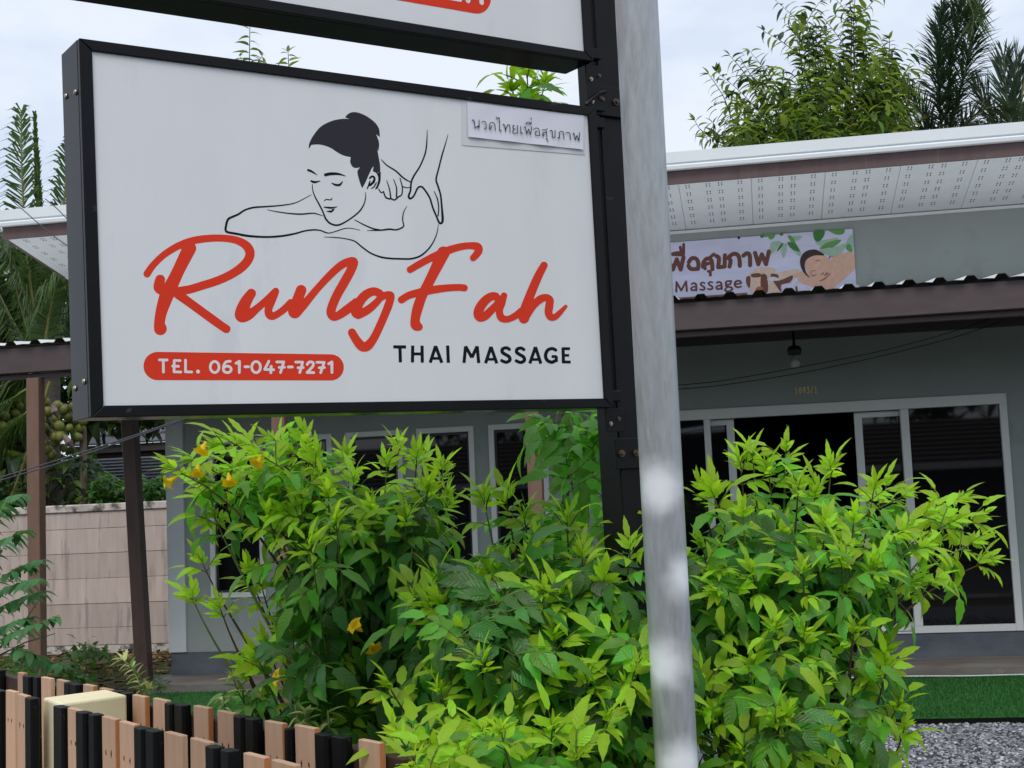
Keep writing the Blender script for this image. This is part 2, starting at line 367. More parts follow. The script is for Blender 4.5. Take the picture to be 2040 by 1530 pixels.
# line drawing
def S(*p): return ('s', z1(p))
draw = [('p', z1(smooth([(768,380),(775,330),(800,280),(850,215),(900,180),(960,155),(1020,143),(1085,146),(1108,150),(1075,132),(1052,131),(1075,105),(1110,90),(1150,92),(1200,110),(1250,140),(1295,180),(1320,225),(1325,280)], 4), False)[:, :2]),]
hair = np.vstack([smooth([(768,380),(773,335),(800,280),(850,215),(900,180),(960,155),(1020,143),(1070,142),(1106,149)], 5), smooth([(1053,131),(1075,105),(1110,90),(1150,92),(1200,110),(1250,140),(1295,180),(1320,225),(1325,285)], 5),
                  [(1296,262)], smooth([(1316,315),(1320,350),(1312,400)], 4), [(1298,350)], smooth([(1312,420),(1326,500),(1328,560),(1322,600)], 4), [(1312,560),(1290,546),(1271,544),(1277,508)],
                  smooth([(1262,530),(1236,585),(1212,640),(1187,685)], 4), smooth([(1172,650),(1155,590),(1150,550),(1170,523)], 4), smooth([(1168,522),(1130,526),(1105,508),(1093,475),(1098,441)], 4), smooth([(1094,441),(1040,428),(990,402),(945,372),(890,350),(840,342),(790,346)], 4)])
hair[:, 0] = 420+hair[:, 0]/3.923; hair[:, 1] = 200+hair[:, 1]/3.923
printed('drawn_hair', [('p', hair)], .8, lambda x, y: sl_(x, y, .00275), hairink, sign)
draw = [S((765,543,9),(795,555,8),(835,582,2)), S((900,580,12),(940,572,12),(1000,573,9),(1058,590,2)), S((788,628,7),(815,637,9),(858,628,3)), S((800,636,7),(825,640,5)),
        S((950,645,4),(975,657,8),(1005,660,9),(1022,648,7),(1033,632,3)), S((890,785,3),(905,772,4),(930,775,4),(948,772,4),(950,758,2)),
        S((888,832,4),(920,836,7),(950,838,7),(990,830,3)), ('p', z1([(903,866),(925,872),(945,876),(962,864),(975,842),(950,850),(946,858),(920,860)], False)),
        S((797,655,3),(800,700,4),(820,755,5),(850,810,6),(880,870,6),(900,920,7),(930,955,7),(970,972,7),(1010,970,7),(1060,945,6),(1120,905,6),(1170,860,6),(1200,810,5),(1213,760,4),(1213,715,2)),
        S((790,735,2),(740,762,3),(660,800,4),(560,818,5),(440,828,6),(340,835,7),(270,855,7),(215,890,8),(150,918,9),(132,940,9),(122,980,9),(119,1010,9),(135,1028,9),(200,1040,9),(300,1058,9),(440,1066,8),(560,1058,8),(660,1040,7),(740,1018,6),(810,1010,6),(860,1015,5),(900,1030,5),(930,1035,4),(980,1022,4),(1040,1002,4),(1090,997,3),(1170,1012,2)),
        S((445,853,2),(520,868,4),(620,882,5),(710,887,6),(800,880,5),(840,888,4),(880,900,2)),
        S((888,1066,2),(980,1070,4),(1060,1080,4),(1130,1100,5),(1180,1140,6),(1250,1190,6),(1330,1222,7),(1410,1234,7),(1500,1237,7),(1570,1236,7),(1640,1215,7),(1700,1165,6),(1740,1110,5),(1770,1040,4),(1783,965,2)),
        S((1128,932,3),(1200,970,5),(1270,1000,6),(1330,1012,6)), S((1225,1016,2),(1330,1013,6),(1400,1005,7),(1450,1010,6),(1495,995,6),(1512,975,5),(1503,930,5),(1512,870,4),(1537,825,2)),
        S((1335,460,3),(1380,505,5),(1450,550,6),(1510,605,6),(1562,635,4)), S((1315,690,4),(1335,718,5),(1355,710,4)), S((1355,715,5),(1370,755,6),(1400,768,6),(1412,765,5)), S((1378,625,3),(1400,690,5),(1410,760,6)),
        S((1432,615,3),(1455,680,5),(1455,750,6)), S((1410,765,6),(1440,776,6),(1470,752,6),(1495,735,5),(1501,680,5),(1482,605,4)), S((1505,672,4),(1530,680,4),(1565,678,3)),
        S((1695,228,2),(1692,320,5),(1680,410,6),(1640,510,6),(1590,590,7),(1570,640,7),(1565,700,7),(1550,745,8),(1562,766,8),(1590,745,7),(1620,685,7),(1645,672,7),(1670,690,7),(1715,760,7),(1740,840,7),(1770,910,7),(1788,952,8),(1806,958,8),(1816,930,10),(1810,840,8),(1800,740,7),(1780,670,7),(1765,615,7),(1785,530,6),(1810,430,6),(1840,330,4),(1858,265,2)),
        S((1750,710,3),(1775,770,5),(1785,840,5),(1780,900,5)),
        S((1275,549,5),(1300,560,6),(1318,600,6),(1312,650,6),(1292,690,4)), S((1226,688,4),(1240,655,6),(1247,630,5)), S((1246,606,7),(1265,592,8),(1283,605,8),(1275,635,10),(1248,662,8)), S((1258,688,3),(1280,672,5),(1298,640,4)), S((1328,560,4),(1324,630,5),(1303,688,3))]
printed('line_drawing', draw, .75, lambda x, y: sl_(x, y, .00262), ink, sign)
badge = printed('phone_badge', [('s', z2([(240,1263,123),(1748,1275,114)], False))], 2.0, lambda x, y: sl_(x, y, .0027), red, sign)
def B(*p): return ('s', z2(p, False))
def BS(*p): return ('s', z2(p, True))
def circ(cx, cy, rx, ry, r, n=16): return [(cx+rx*math.cos(2*PI*k/n), cy+ry*math.sin(2*PI*k/n), r) for k in range(n+1)]
q = 11.5
tel = [B((255,1210,q),(322,1211,q)), B((288,1211,q),(290,1317,q)), B((435,1216,q),(384,1215,q),(382,1314,q),(441,1316,q)), B((370,1264,q),(422,1266,q)), B((482,1212,q),(482,1314,q),(536,1316,q)), B((591,1312,17)),
       BS(*circ(736,1272,38,48,q)), BS(*circ(846,1293,34,28,q)), BS((872,1222,q),(835,1228,q),(815,1262,q),(812,1293,q)), B((922,1240,12),(951,1224,13),(951,1320,q)), B((1000,1270,12),(1030,1270,12)),
       BS(*circ(1097,1273,38,48,q)), B((1208,1222,q),(1172,1293,q),(1250,1296,q)), B((1228,1268,13),(1226,1322,q)), B((1277,1228,q),(1338,1228,q),(1310,1320,q)), B((1298,1276,11),(1344,1274,11)), B((1378,1272,12),(1412,1272,12)),
       B((1442,1229,q),(1503,1230,q),(1478,1320,q)), B((1462,1279,11),(1508,1277,11)), BS((1542,1250,q),(1560,1229,q),(1590,1232,q),(1594,1260,q),(1565,1296,q)), B((1566,1295,q),(1541,1320,q),(1600,1321,q)),
       B((1627,1231,q),(1690,1232,q),(1660,1321,q)), B((1646,1279,11),(1693,1277,11)), B((1730,1244,12),(1757,1230,13),(1758,1320,q))]
printed('phone_number', tel, .9, lambda x, y: sl_(x, y, .0023), white, badge)
def T(*p): return ('b', z3(p, False))
def TS(*p): return ('b', z3(p, True))
q = 13.2
thai = [T((508,1023,q),(612,1024,q)), T((562,1022,q),(566,1150,q)), T((666,1012,q),(664,1150,q)), T((742,1013,q),(744,1152,q)), T((664,1080,12),(744,1081,12)), T((808,1152,q),(852,1016,q)), T((852,1016,q),(903,1153,q)), T((830,1117,11),(880,1117,11)), T((950,1012,q),(956,1153,q)),
        T((1083,1154,q),(1096,1018,q)), T((1096,1018,q),(1147,1110,q)), T((1147,1110,q),(1190,1018,q)), T((1190,1018,q),(1203,1155,q)), T((1258,1157,q),(1302,1022,q)), T((1302,1022,q),(1350,1158,q)), T((1280,1124,11),(1328,1124,11)),
        TS((1455,1046,13),(1430,1031,13),(1398,1040,14),(1394,1066,14),(1422,1086,14),(1450,1104,14),(1455,1132,14),(1425,1148,13),(1384,1132,13)), TS((1573,1048,13),(1548,1033,13),(1516,1042,14),(1512,1068,14),(1540,1088,14),(1568,1106,14),(1573,1134,14),(1543,1150,13),(1502,1134,13)),
        T((1618,1159,q),(1664,1024,q)), T((1664,1024,q),(1708,1160,q)), T((1640,1126,11),(1688,1126,11)), TS((1833,1052,13),(1800,1037,13),(1762,1052,14),(1746,1095,14),(1760,1132,14),(1797,1148,14),(1832,1132,13)), T((1834,1146,13),(1834,1098,12)), T((1836,1102,12),(1795,1102,12)),
        T((1945,1038,12),(1882,1038,12)), T((1888,1030,q),(1892,1158,q)), T((1888,1146,12),(1951,1147,12)), T((1888,1092,11),(1938,1092,11))]
printed('subtitle_lettering', thai, .8, lambda x, y: sl_(x, y, .0027), ink, sign)
# paper label
pq = [(930.5,203.5), (1163,230), (1161,298.5), (932,273)]
mb = MB(); P = [sl_(x, y, .0016) for x, y in [(921, 203), (1167, 231), (1166, 308), (921, 289)]]; mb.add(P, [(0, 1, 2, 3)]); mb.build('paper_mark', paperglue, sign)
V = []
for j in range(9):
    for i in range(25):
        s_, t_ = i/24, j/8
        a = np.array(pq[0])*(1-s_)+np.array(pq[1])*s_; b = np.array(pq[3])*(1-s_)+np.array(pq[2])*s_; p = a*(1-t_)+b*t_
        V.append(sl_(p[0], p[1], -.0002-.0025*t_**3*(1+.6*math.sin(i*.9))-.0006*math.sin(i*.6+j*.5)))
lab = MB().add(V, [(j*25+i, j*25+i+1, (j+1)*25+i+1, (j+1)*25+i) for j in range(8) for i in range(24)]).build('paper_label', paper, sign, smooth=True)
def K(*p): return ('s', zz(p, 920, 200, 7.846, True))
def KL(*p): return ('s', zz(p, 920, 200, 7.846, False))
def C(x, y, r): return K(*circ(x, y, r, r, 4.6, 10))
r = 6.2
thtxt = [C(163,316,11), K((174,322,r),(186,345,r),(190,438,r)), K((190,438,r),(225,418,r),(256,396,r)), KL((258,312,r),(257,415,r)), C(248,430,11),
         K((298,348,r),(325,332,r),(352,342,r),(367,375,r),(366,440,r)), C(352,448,11), C(446,416,12), K((444,430,r),(428,462,r),(417,425,r),(428,370,r),(462,350,r),(494,364,r),(506,400,r),(507,475,r)),
         K((530,262,r),(544,298,r),(568,272,r),(574,300,r),(577,470,r)), C(592,478,11), C(641,384,10), K((652,392,r),(662,415,r),(668,496,r)), K((668,470,r),(698,398,r),(722,386,r),(737,402,r),(738,506,r)),
         C(796,400,9), K((789,410,r),(786,432,r),(800,452,r),(824,450,r)), K((800,454,r),(784,478,r),(786,508,r),(812,519,r),(852,516,r)), KL((857,395,r),(855,516,r)), KL((908,412,r),(907,508,r)), C(924,519,11),
         C(974,424,9), K((984,430,r),(990,470,r),(998,530,r)), KL((998,530,r),(1030,452,r)), KL((1030,452,r),(1058,538,r)), KL((1058,538,r),(1080,418,r)),
         K((986,368,5),(1008,346,5),(1042,346,5),(1072,374,5)), KL((988,369,5),(1072,376,5)), KL((1048,342,5),(1050,368,5)), KL((1074,340,5),(1074,374,5)), KL((1070,275,6),(1074,304,6)),
         K((1113,462,r),(1135,440,r),(1170,440,r),(1194,466,r),(1203,556,r)), KL((1203,556,r),(1140,550,r)), K((1140,550,r),(1132,520,r),(1142,500,r)), C(1150,496,9),
         K((1244,472,r),(1272,462,r),(1304,482,r),(1316,576,r)), C(1266,544,10), K((1252,575,r),(1248,545,r),(1262,506,r),(1300,510,r)), KL((1302,470,r),(1324,444,r)), C(1308,604,7), K((1316,610,5),(1326,630,5),(1331,655,5)),
         C(1376,478,9), K((1385,472,r),(1402,492,r),(1398,580,r)), KL((1398,580,r),(1440,585,r)), KL((1440,585,r),(1446,474,r)), C(1498,592,9), K((1510,590,r),(1516,545,r),(1508,510,r),(1530,490,r),(1562,492,r),(1578,520,r),(1580,610,r)),
         K((1616,518,r),(1640,505,r),(1668,514,r),(1680,545,r),(1684,620,r)), C(1734,524,9), K((1744,530,r),(1750,570,r),(1757,625,r)), KL((1757,625,r),(1786,552,r)), KL((1786,552,r),(1816,636,r)), KL((1816,636,r),(1830,508,r))]
def lab_fn(x, y):
    p = sl_(x, y, 0)
    t_ = min(max((y-(203.5+(x-930)*.114))/70, 0), 1)
    return (p[0], -.0032-.003*t_**3-.0006, p[2])
printed('paper_lettering', thtxt, .55, lab_fn, paperink, lab)

# upper sign: the same box above it
UPB = SBASE - SE2*(SHT+.138)
sign2 = thing('lightbox_sign', UPB, 'upper black framed sign cut by the top edge with the end of a red badge', 'sign', 'black framed shop signs on the post', mat3=SROT)
sign_box(sign2)
def s2_(px, py, y=.0022):
    p = onplane(px, py, SP[0], SN)-UPB; return (float(p @ SE1), y, float(-(p @ SE2)))
# badge: right end measured in the photograph, the rest continues out of the frame
ea = np.array(s2_(958, 0)); eb = np.array(s2_(700, -32)); 
bx1 = s2_(979.5, 0)[0]; bz0 = s2_(955, 27.5)[2]; br = .058
b2 = printed('phone_badge', [('s', [(bx1-.50, bz0+br, br), (bx1-br, bz0+br, br)])], .003, lambda x, z: (x, .0026, z), red, sign2)
q = .0075; zb = bz0+.033; zt = bz0+.083
dg = [('s', [(bx1-.094, zt, q), (bx1-.062, zt, q), (bx1-.078, zb, q)]), ('s', [(bx1-.086, zb+.022, q*.8), (bx1-.064, zb+.022, q*.8)]), ('s', [(bx1-.046, zt-.006, q*.85), (bx1-.034, zt, q*.9), (bx1-.033, zb+.002, q)]),
      ('s', [(bx1-.139, zt-.012, q), (bx1-.122, zt, q), (bx1-.107, zt-.014, q), (bx1-.118, zb+.018, q), (bx1-.139, zb, q), (bx1-.105, zb, q)])]
printed('phone_number', dg, .0011, lambda x, z: (x, .0020, z), white, b2)

# the black square post that carries both signs
pc = SP[2] + SE1*.10 + SN*.095
dirz = -SE2/ -SE2[2] if SE2[2] != 0 else np.array([0, 0, 1.])
dirz = SE2/SE2[2]
pb = pc - dirz*pc[2]
post = thing('sign_post', pb, 'black square steel post holding both signs behind the galvanised pipe', 'post', mat3=None)
hw = .05
def postpt(a, b, z): return (pb + SE1*a + SN*b + dirz*z) - pb
mb = MB(); mb.box(-hw, hw, -hw, hw, -.1, 4.2, f=postpt); o = mb.build('column', black, post, bev=.004)
MB().box(-.11, .11, -.11, .11, 0, .012, f=postpt).build('base_plate', black, post, bev=.002)
for z in (1.78, 2.83):
    MB().box(-.075, .04, -hw-.014, -hw-.004, z-.045, z+.045, f=postpt).build('clamp_plate', black, post, bev=.002)
    for a in (-.055, .0):
        MB().lathe([(.011, 0), (.011, .006), (.007, .006), (.006, .014)], 6, f=lambda x, y, c: postpt(a+x, -hw-.0141-c, z+y)).build('bolt', rustbolt, post)

# the galvanised pipe in front
galv = mat('galvanised_steel', (.41, .435, .455), .42, .5, metal=.35, var=.13, scale=26, stretch=(2.4, 2.4, .5), bump=.10, bscale=60, spots=(.33, .345, .355), spot_pos=.58, spot_scale=7)
def patches(m, spots, col):
    t = m.node_tree; l = t.links.new; p = t.nodes[m['pr']]
    src = p.inputs['Base Color'].links[0].from_socket; msrc = p.inputs['Metallic']
    tcd = t.nodes.new('ShaderNodeTexCoord'); acc = None
    nz = t.nodes.new('ShaderNodeTexNoise'); nz.inputs['Scale'].default_value = 18; nz.inputs['Detail'].default_value = 5; l(tcd.outputs['Object'], nz.inputs['Vector'])
    for (x, y, z, sx, sz) in spots:
        mpn = t.nodes.new('ShaderNodeMapping'); mpn.vector_type = 'POINT'
        mpn.inputs['Scale'].default_value = (1/sx, 1/sx, 1/sz); mpn.inputs['Location'].default_value = (-x/sx, -y/sx, -z/sz); l(tcd.outputs['Object'], mpn.inputs[0])
        ln = t.nodes.new('ShaderNodeVectorMath'); ln.operation = 'LENGTH'; l(mpn.outputs[0], ln.inputs[0])
        ad = t.nodes.new('ShaderNodeMath'); ad.operation = 'MULTIPLY_ADD'; ad.inputs[1].default_value = .7; l(nz.outputs['Fac'], ad.inputs[0]); l(ln.outputs['Value'], ad.inputs[2])
        mr = t.nodes.new('ShaderNodeMapRange'); mr.interpolation_type = 'SMOOTHSTEP'; mr.inputs[1].default_value = .55; mr.inputs[2].default_value = 1.65; mr.inputs[3].default_value = 1; mr.inputs[4].default_value = 0; l(ad.outputs[0], mr.inputs[0])
        if acc is None: acc = mr.outputs[0]
        else:
            mxx = t.nodes.new('ShaderNodeMath'); mxx.operation = 'MAXIMUM'; l(acc, mxx.inputs[0]); l(mr.outputs[0], mxx.inputs[1]); acc = mxx.outputs[0]
    mm = t.nodes.new('ShaderNodeMix'); mm.data_type = 'RGBA'; l(acc, mm.inputs[0]); l(src, mm.inputs[6]); mm.inputs[7].default_value = (*col, 1); l(mm.outputs[2], p.inputs['Base Color'])
    iv = t.nodes.new('ShaderNodeMath'); iv.operation = 'MULTIPLY_ADD'; iv.inputs[1].default_value = -msrc.default_value; iv.inputs[2].default_value = msrc.default_value; l(acc, iv.inputs[0]); l(iv.outputs[0], msrc)
GD = 3.62; GR = 42.7/FPX*GD
g0 = at(1348, 1530, GD); g1 = at(1267.5, 0, GD*1.0)
gdir = (g1-g0)/(g1[2]-g0[2]); gb = g0 - gdir*g0[2]
def gz(py):   # height of the pipe's axis at a photo row
    a = at(1267.5+(1348-1267.5)*py/1530, py, GD); return a[2]
tocam = -AXF[:2]/np.linalg.norm(AXF[:2]); rt = np.array([AXR[0], AXR[1]])
sp = []
for (px, py, sx, sy) in ((1304, 972, .085, .072), (1364, 1150, .066, .064), (1304, 1318, .095, .074), (1352, 1516, .11, .066)):
    axp = 1267.5+80.5*py/1530; off = (px-axp)/42.7; z = gz(py); k = math.sqrt(max(0, 1-off*off))
    d = rt*off*GR + tocam*k*GR; c = gdir*z
    sp.append((c[0]+d[0], c[1]+d[1], z, sx, sy))
patches(galv, sp, (.86, .89, .92))
pole = thing('galvanised_pole', gb, 'grey galvanised steel pipe with blurred white paint patches standing before the signs', 'pole')
MB().tube([gdir*z for z in np.linspace(-.1, 4.3, 24)], GR, 40).build('pipe', galv, pole, smooth=True)
MB().lathe([(GR*2.2, 0), (GR*2.2, .012), (GR*1.15, .014), (GR*1.1, .03)], 24).build('base_flange', galv, pole)
# ------------------------------------------------------------------ ground
soil = mat('brown_soil', (.085, .058, .036), .95, .1, var=.45, scale=2.2, bump=.6, bscale=14, col2=(.07, .075, .03), spots=(.05, .085, .022), spot_pos=.55, spot_scale=1.6)
gravelm = mat('grey_gravel_bed', (.14, .145, .16), .9, .2, var=.35, scale=28, bump=1.0, bscale=60, spots=(.07, .07, .075), spot_pos=.56, spot_scale=40)
asph = mat('asphalt', (.05, .05, .052), .9, .2, var=.2, scale=30, bump=.4, bscale=200)
conc = mat('stained_concrete', (.30, .27, .235), .85, .2, var=.25, scale=3, bump=.3, bscale=40, col2=(.17, .165, .165), spots=(.14, .105, .085), spot_pos=.52, spot_scale=2.2)
R0 = (0, 0, 0); HROT = -HAZ
def hobj(mb, name, m, **k):       # built in house coordinates (u, w, z), linked at top level
    v = np.array(mb.v); cu, cw, cz = (v[:, 0].min()+v[:, 0].max())/2, (v[:, 1].min()+v[:, 1].max())/2, v[:, 2].min()
    mb.v = [tuple(p) for p in v-np.array([cu, cw, cz])]
    o = mb.build(name, m, None, loc=H(cu, cw, cz), **k); o.rotation_euler = (0, 0, HROT); return o
tag(hobj(MB().box(-150, 150, -120, 180, -.4, 0), 'ground', soil), kind='structure')
gv = MB()
tag(hobj(MB().box(-5.2, 14, 3.0, 10.46, -.02, .006), 'gravel_yard', gravelm), kind='structure')
tag(hobj(MB().box(-40, 40, -7.5, .6, -.05, .004), 'road', asph), kind='structure')
tag(hobj(MB().box(-40, 40, .6, 1.6, -.05, .03), 'road_verge', conc), kind='structure')
# gravel stones
gs = [mat('gravel_stone_%s' % n_, c, .85, .25, var=.15, scale=50, island=.45) for n_, c in (('grey', (.19, .195, .215)), ('dark', (.055, .055, .062)), ('pale', (.36, .36, .38)))]
ico = bmesh.new(); bmesh.ops.create_icosphere(ico, subdivisions=1, radius=1); IV = np.array([v.co[:] for v in ico.verts]); IF = [[v.index for v in f.verts] for f in ico.faces]; ico.free()
def scatter_mesh(name, tv, tf, mats_, midx, pos):   # pos: list of 4x4
    pos = np.array(pos); V = np.einsum('nij,vj->nvi', pos[:, :3, :3], tv)+pos[:, None, :3, 3]
    n, k = V.shape[:2]; F = np.array(tf); nf = len(F)
    FF = (F[None]+(np.arange(n)*k)[:, None, None]).reshape(-1, F.shape[1])
    me = bpy.data.meshes.new(name); me.vertices.add(n*k); me.vertices.foreach_set('co', V.reshape(-1).astype(np.float32))
    me.loops.add(FF.size); me.loops.foreach_set('vertex_index', FF.reshape(-1).astype(np.int32))
    me.polygons.add(len(FF)); me.polygons.foreach_set('loop_start', (np.arange(len(FF))*F.shape[1]).astype(np.int32))
    for m_ in mats_: me.materials.append(m_)
    me.polygons.foreach_set('material_index', np.repeat(np.array(midx), nf).astype(np.int32))
    me.update(calc_edges=True); return me
pos = []; mi = []
for i in range(38000):
    w = 10.44-abs(rng.normal(0, 1))*2.0 if i % 3 else rng.uniform(5.6, 10.44)
    if w < 5: continue
    p = H(rng.uniform(-.3, 3.9), w, .008); s = rng.uniform(.006, .017)
    a = rng.uniform(0, 2*PI); q = Matrix.Rotation(a, 4, 'Z') @ Matrix.Rotation(rng.uniform(-.6, .6), 4, 'X') @ Matrix.Diagonal((s*1.3, s, s*.75, 1))
    q = np.array(q); q[:3, 3] = p+[0, 0, s*.3]; pos.append(q); mi.append(rng.choice(3, p=[.5, .28, .22]))
JV = IV*(1+rng.uniform(-.25, .25, (len(IV), 1)))
o = link('gravel', scatter_mesh('gravel', JV, IF, gs, mi, pos)); tag(o, 'loose grey gravel stones covering the yard', 'gravel', kind='stuff')

# porch slab and artificial turf
sb = MB(); prof = [(12.12, .10), (12.12, .215), (12.2, .238), (12.54, .268), (12.54, .10)]
nU = 40; us = np.linspace(-5.95, 9, nU)
V = []
for i, u in enumerate(us):
    jit = rng.normal(0, .012)
    for k, (w, z) in enumerate(prof): V.append((u + (.3*(1-(w-12.1)/.45) if i == 0 else 0), w+(jit if k in (0, 1) else 0), z+(rng.normal(0, .004) if k in (1, 2) else 0)))
F = [(i*5+k, i*5+(k+1) % 5, (i+1)*5+(k+1) % 5, (i+1)*5+k) for i in range(nU-1) for k in range(5)] + [(0, 1, 2, 3, 4), tuple(range((nU-1)*5, nU*5))[::-1]]
slab = MB(); slab.add(V, F); slabm = mat('worn_porch_concrete', (.13, .105, .09), .85, .25, var=.3, scale=4, stretch=(.5, 2, 2), bump=.4, bscale=25, col2=(.20, .19, .175), spots=(.36, .30, .20), spot_pos=.6, spot_scale=2.5)
tag(hobj(slab, 'porch_slab', slabm), kind='structure')
turfm = mat('artificial_turf', (.028, .12, .025), .7, .2, var=.3, scale=35, bump=.8, bscale=220)
turfe = mat('turf_backing', (.006, .007, .006), .8, .1)
tb = MB(); tb.add([(-5.6, 12.1, .15), (9, 12.1, .15), (9, 10.5, .045), (-5.6, 10.5, .045)], [(3, 2, 1, 0)]).add([(-5.6, 10.5, .044), (9, 10.5, .044), (9, 10.502, .007), (-5.6, 10.502, .007)], [(0, 3, 2, 1)], 1)
tag(hobj(tb, 'turf_carpet', [turfm, turfe]), kind='structure')
bladem = leafmat('turf_blade', (.030, .14, .028), (.03, .2, .03), .2, .5, .25, .4)
pos = []
for i in range(46000):
    u = rng.uniform(.1, 3.9) if i % 6 else rng.uniform(-5.5, -3.4); w = rng.uniform(10.5, 12.1); z = .045+(w-10.5)/1.6*.105
    s = rng.uniform(.6, 1.2); q = Matrix.Rotation(rng.uniform(0, 2*PI), 4, 'Z') @ Matrix.Rotation(rng.uniform(-.7, .7), 4, 'X') @ Matrix.Scale(s, 4)
    q = np.array(q); q[:3, 3] = H(u, w, z); pos.append(q)
o = link('turf_blades', scatter_mesh('turf_blades', np.array([(-.003, 0, 0), (.003, 0, 0), (.001, .002, .018), (-.001, .002, .018)]), [(0, 1, 2, 3)], [bladem], [0]*len(pos), pos)); tag(o, 'short green plastic grass blades of the porch turf', 'artificial grass', kind='stuff')

# ------------------------------------------------------------------ the house
HW = 12.5
wallm = mat('grey_green_render', (.31, .34, .325), .85, .25, var=.06, scale=1.6, bump=.15, bscale=120, spots=(.275, .30, .29), spot_pos=.56, spot_scale=1.6)
trimw = mat('white_trim', (.72, .74, .74), .6, .35, var=.04, scale=3, bump=.08, bscale=80)
pilm = mat('pale_pilaster_render', (.60, .63, .64), .8, .25, var=.05, scale=3, bump=.15, bscale=90)
alum = mat('white_aluminium_frame', (.70, .70, .68), .4, .45, var=.03, scale=4)
plm = mat('charcoal_plinth_paint', (.075, .085, .105), .75, .3, var=.3, scale=4, stretch=(.7, 1, 1.4), bump=.2, bscale=40, col2=(.13, .145, .165), spots=(.20, .20, .20), spot_pos=.66, spot_scale=3.5)
fasm = mat('brown_fascia_board', (.115, .075, .075), .55, .35, var=.12, scale=4, stretch=(3, 3, .3), spots=(.20, .16, .17), spot_pos=.63, spot_scale=7)
roofm = mat('white_roof_flashing', (.72, .76, .78), .45, .4, var=.03, scale=2, spots=(.6, .62, .58), spot_pos=.7, spot_scale=5)
soff = mat('white_soffit_board', (.70, .735, .76), .6, .3, var=.03, scale=4)
slotm = mat('vent_slot_shadow', (.05, .05, .06), .9, .1)
darkroom = mat('dark_interior', (.03, .028, .027), .9, .1, var=.2)
glass = mat('dark_tinted_glass', (.004, .004, .005), .025, .5, var=.05); 
house = thing('house', H(-1.5, HW, 0), 'single storey grey green house with white soffit and dark sliding doors', 'house', rotz=HROT)
def hl(u, w, z): return (u+1.5, w-HW, z)
U0, U1 = -5.57, 7.5
DU0, DU1, DZ0, DZ1 = -1.35, 2.141, .475, 2.51
WZ0, WZ1 = .972, 2.475; WU = [-5.172+.684*i for i in range(5)]; WWD = .545
# front wall with real openings
hx = sorted(set([U0, U1, DU0, DU1]+[a for u in WU for a in (u, u+WWD)])); hz_ = sorted([.475, WZ0, WZ1, DZ1, 4.7])
mb = MB()
for a, b in zip(hx[:-1], hx[1:]):
    um = (a+b)/2; win = any(u < um < u+WWD for u in WU); door = DU0 < um < DU1
    segs = [(.475, WZ0), (WZ1, 4.2)] if win else ([(DZ1, 4.2)] if door else [(.475, 4.2)])
    for c, d in segs: mb.box(a, b, HW, HW+.15, c, d, f=hl)
mb.build('front_wall', wallm, house)
MB().box(U0, U0+.15, HW+.151, HW+7, .475, 4.2, f=hl).build('side_wall', wallm, house)
MB().box(U1-.15, U1, HW+.151, HW+7, .475, 4.2, f=hl).build('side_wall', wallm, house)
MB().box(U0+.151, U1-.151, HW+6.85, HW+7, .475, 4.0, f=hl).build('rear_wall', wallm, house)
MB().box(U0+.16, U1-.16, HW+.16, HW+6.8, .40, .465, f=hl).build('room_floor', darkroom, house)
mb = MB(); mb.box(U0+.16, U1-.16, HW+3.2, HW+3.25, .47, 3.2, f=hl); mb.box(U0+.16, U1-.16, HW+.16, HW+6.8, 3.2, 3.25, f=hl)
mb.box(DU0-.5, DU0-.45, HW+.16, HW+3.19, .47, 3.19, f=hl).box(DU1+.4, DU1+.45, HW+.16, HW+3.19, .47, 3.19, f=hl); mb.build('room_partition', darkroom, house)
MB().box(U0-.012, U1, HW-.012, HW+.3, .1, .474, f=hl).build('plinth', plm, house)
MB().box(U0-.03, -5.424, HW-.03, HW+.10, .476, 4.15, f=hl).build('corner_pilaster', pilm, house, bev=.004)
# roof: front eave slopes down to the wall
EW = 11.4; EZ0, EZ1, EZ2 = 4.33, 4.44, 4.59; EL, ER = -6.66, 9.0
MB().prism([(EW+.03-HW, EZ0), (EW-HW, EZ0), (EW-HW, EZ1), (EW+.03-HW, EZ1)], EL+1.5, ER+1.5, ax=0).build('fascia_board', fasm, house)
MB().prism([(EW-.055-HW, EZ1+.002), (EW-.06-HW, EZ1+.028), (EW-.03-HW, EZ1+.05), (EW-.045-HW, EZ1+.06), (EW-.045-HW, EZ2), (EW-.01-HW, EZ2+.01), (EW+.06-HW, EZ2+.01), (EW+.06-HW, EZ1+.002)], EL-.02+1.5, ER+.02+1.5, ax=0).build('roof_flashing', roofm, house)
MB().add([hl(EL, EW+.02, EZ2), hl(ER, EW+.02, EZ2), hl(ER, HW+7.6, 3.6), hl(EL, HW+7.6, 3.6), hl(EL, EW+.02, EZ2-.06), hl(ER, EW+.02, EZ2-.06), hl(ER, HW+7.6, 3.5), hl(EL, HW+7.6, 3.5)],
         [(0, 1, 2, 3), (7, 6, 5, 4), (0, 4, 5, 1), (1, 5, 6, 2), (2, 6, 7, 3), (3, 7, 4, 0)]).build('roof_sheet', roofm, house)
MB().add([hl(EL, EW+.031, EZ0+.002), hl(EL, HW+.0, 4.16), hl(EL, HW+7.6, 3.45), hl(EL, HW+7.6, 3.56), hl(EL, EW+.031, EZ1), hl(EL+.03, EW+.031, EZ0+.002), hl(EL+.03, HW, 4.16), hl(EL+.03, HW+7.6, 3.45), hl(EL+.03, HW+7.6, 3.56), hl(EL+.03, EW+.031, EZ1)],
         [(0, 1, 2, 3, 4), (9, 8, 7, 6, 5), (0, 5, 6, 1), (1, 6, 7, 2), (2, 7, 8, 3), (3, 8, 9, 4), (4, 9, 5, 0)]).build('barge_board', fasm, house)
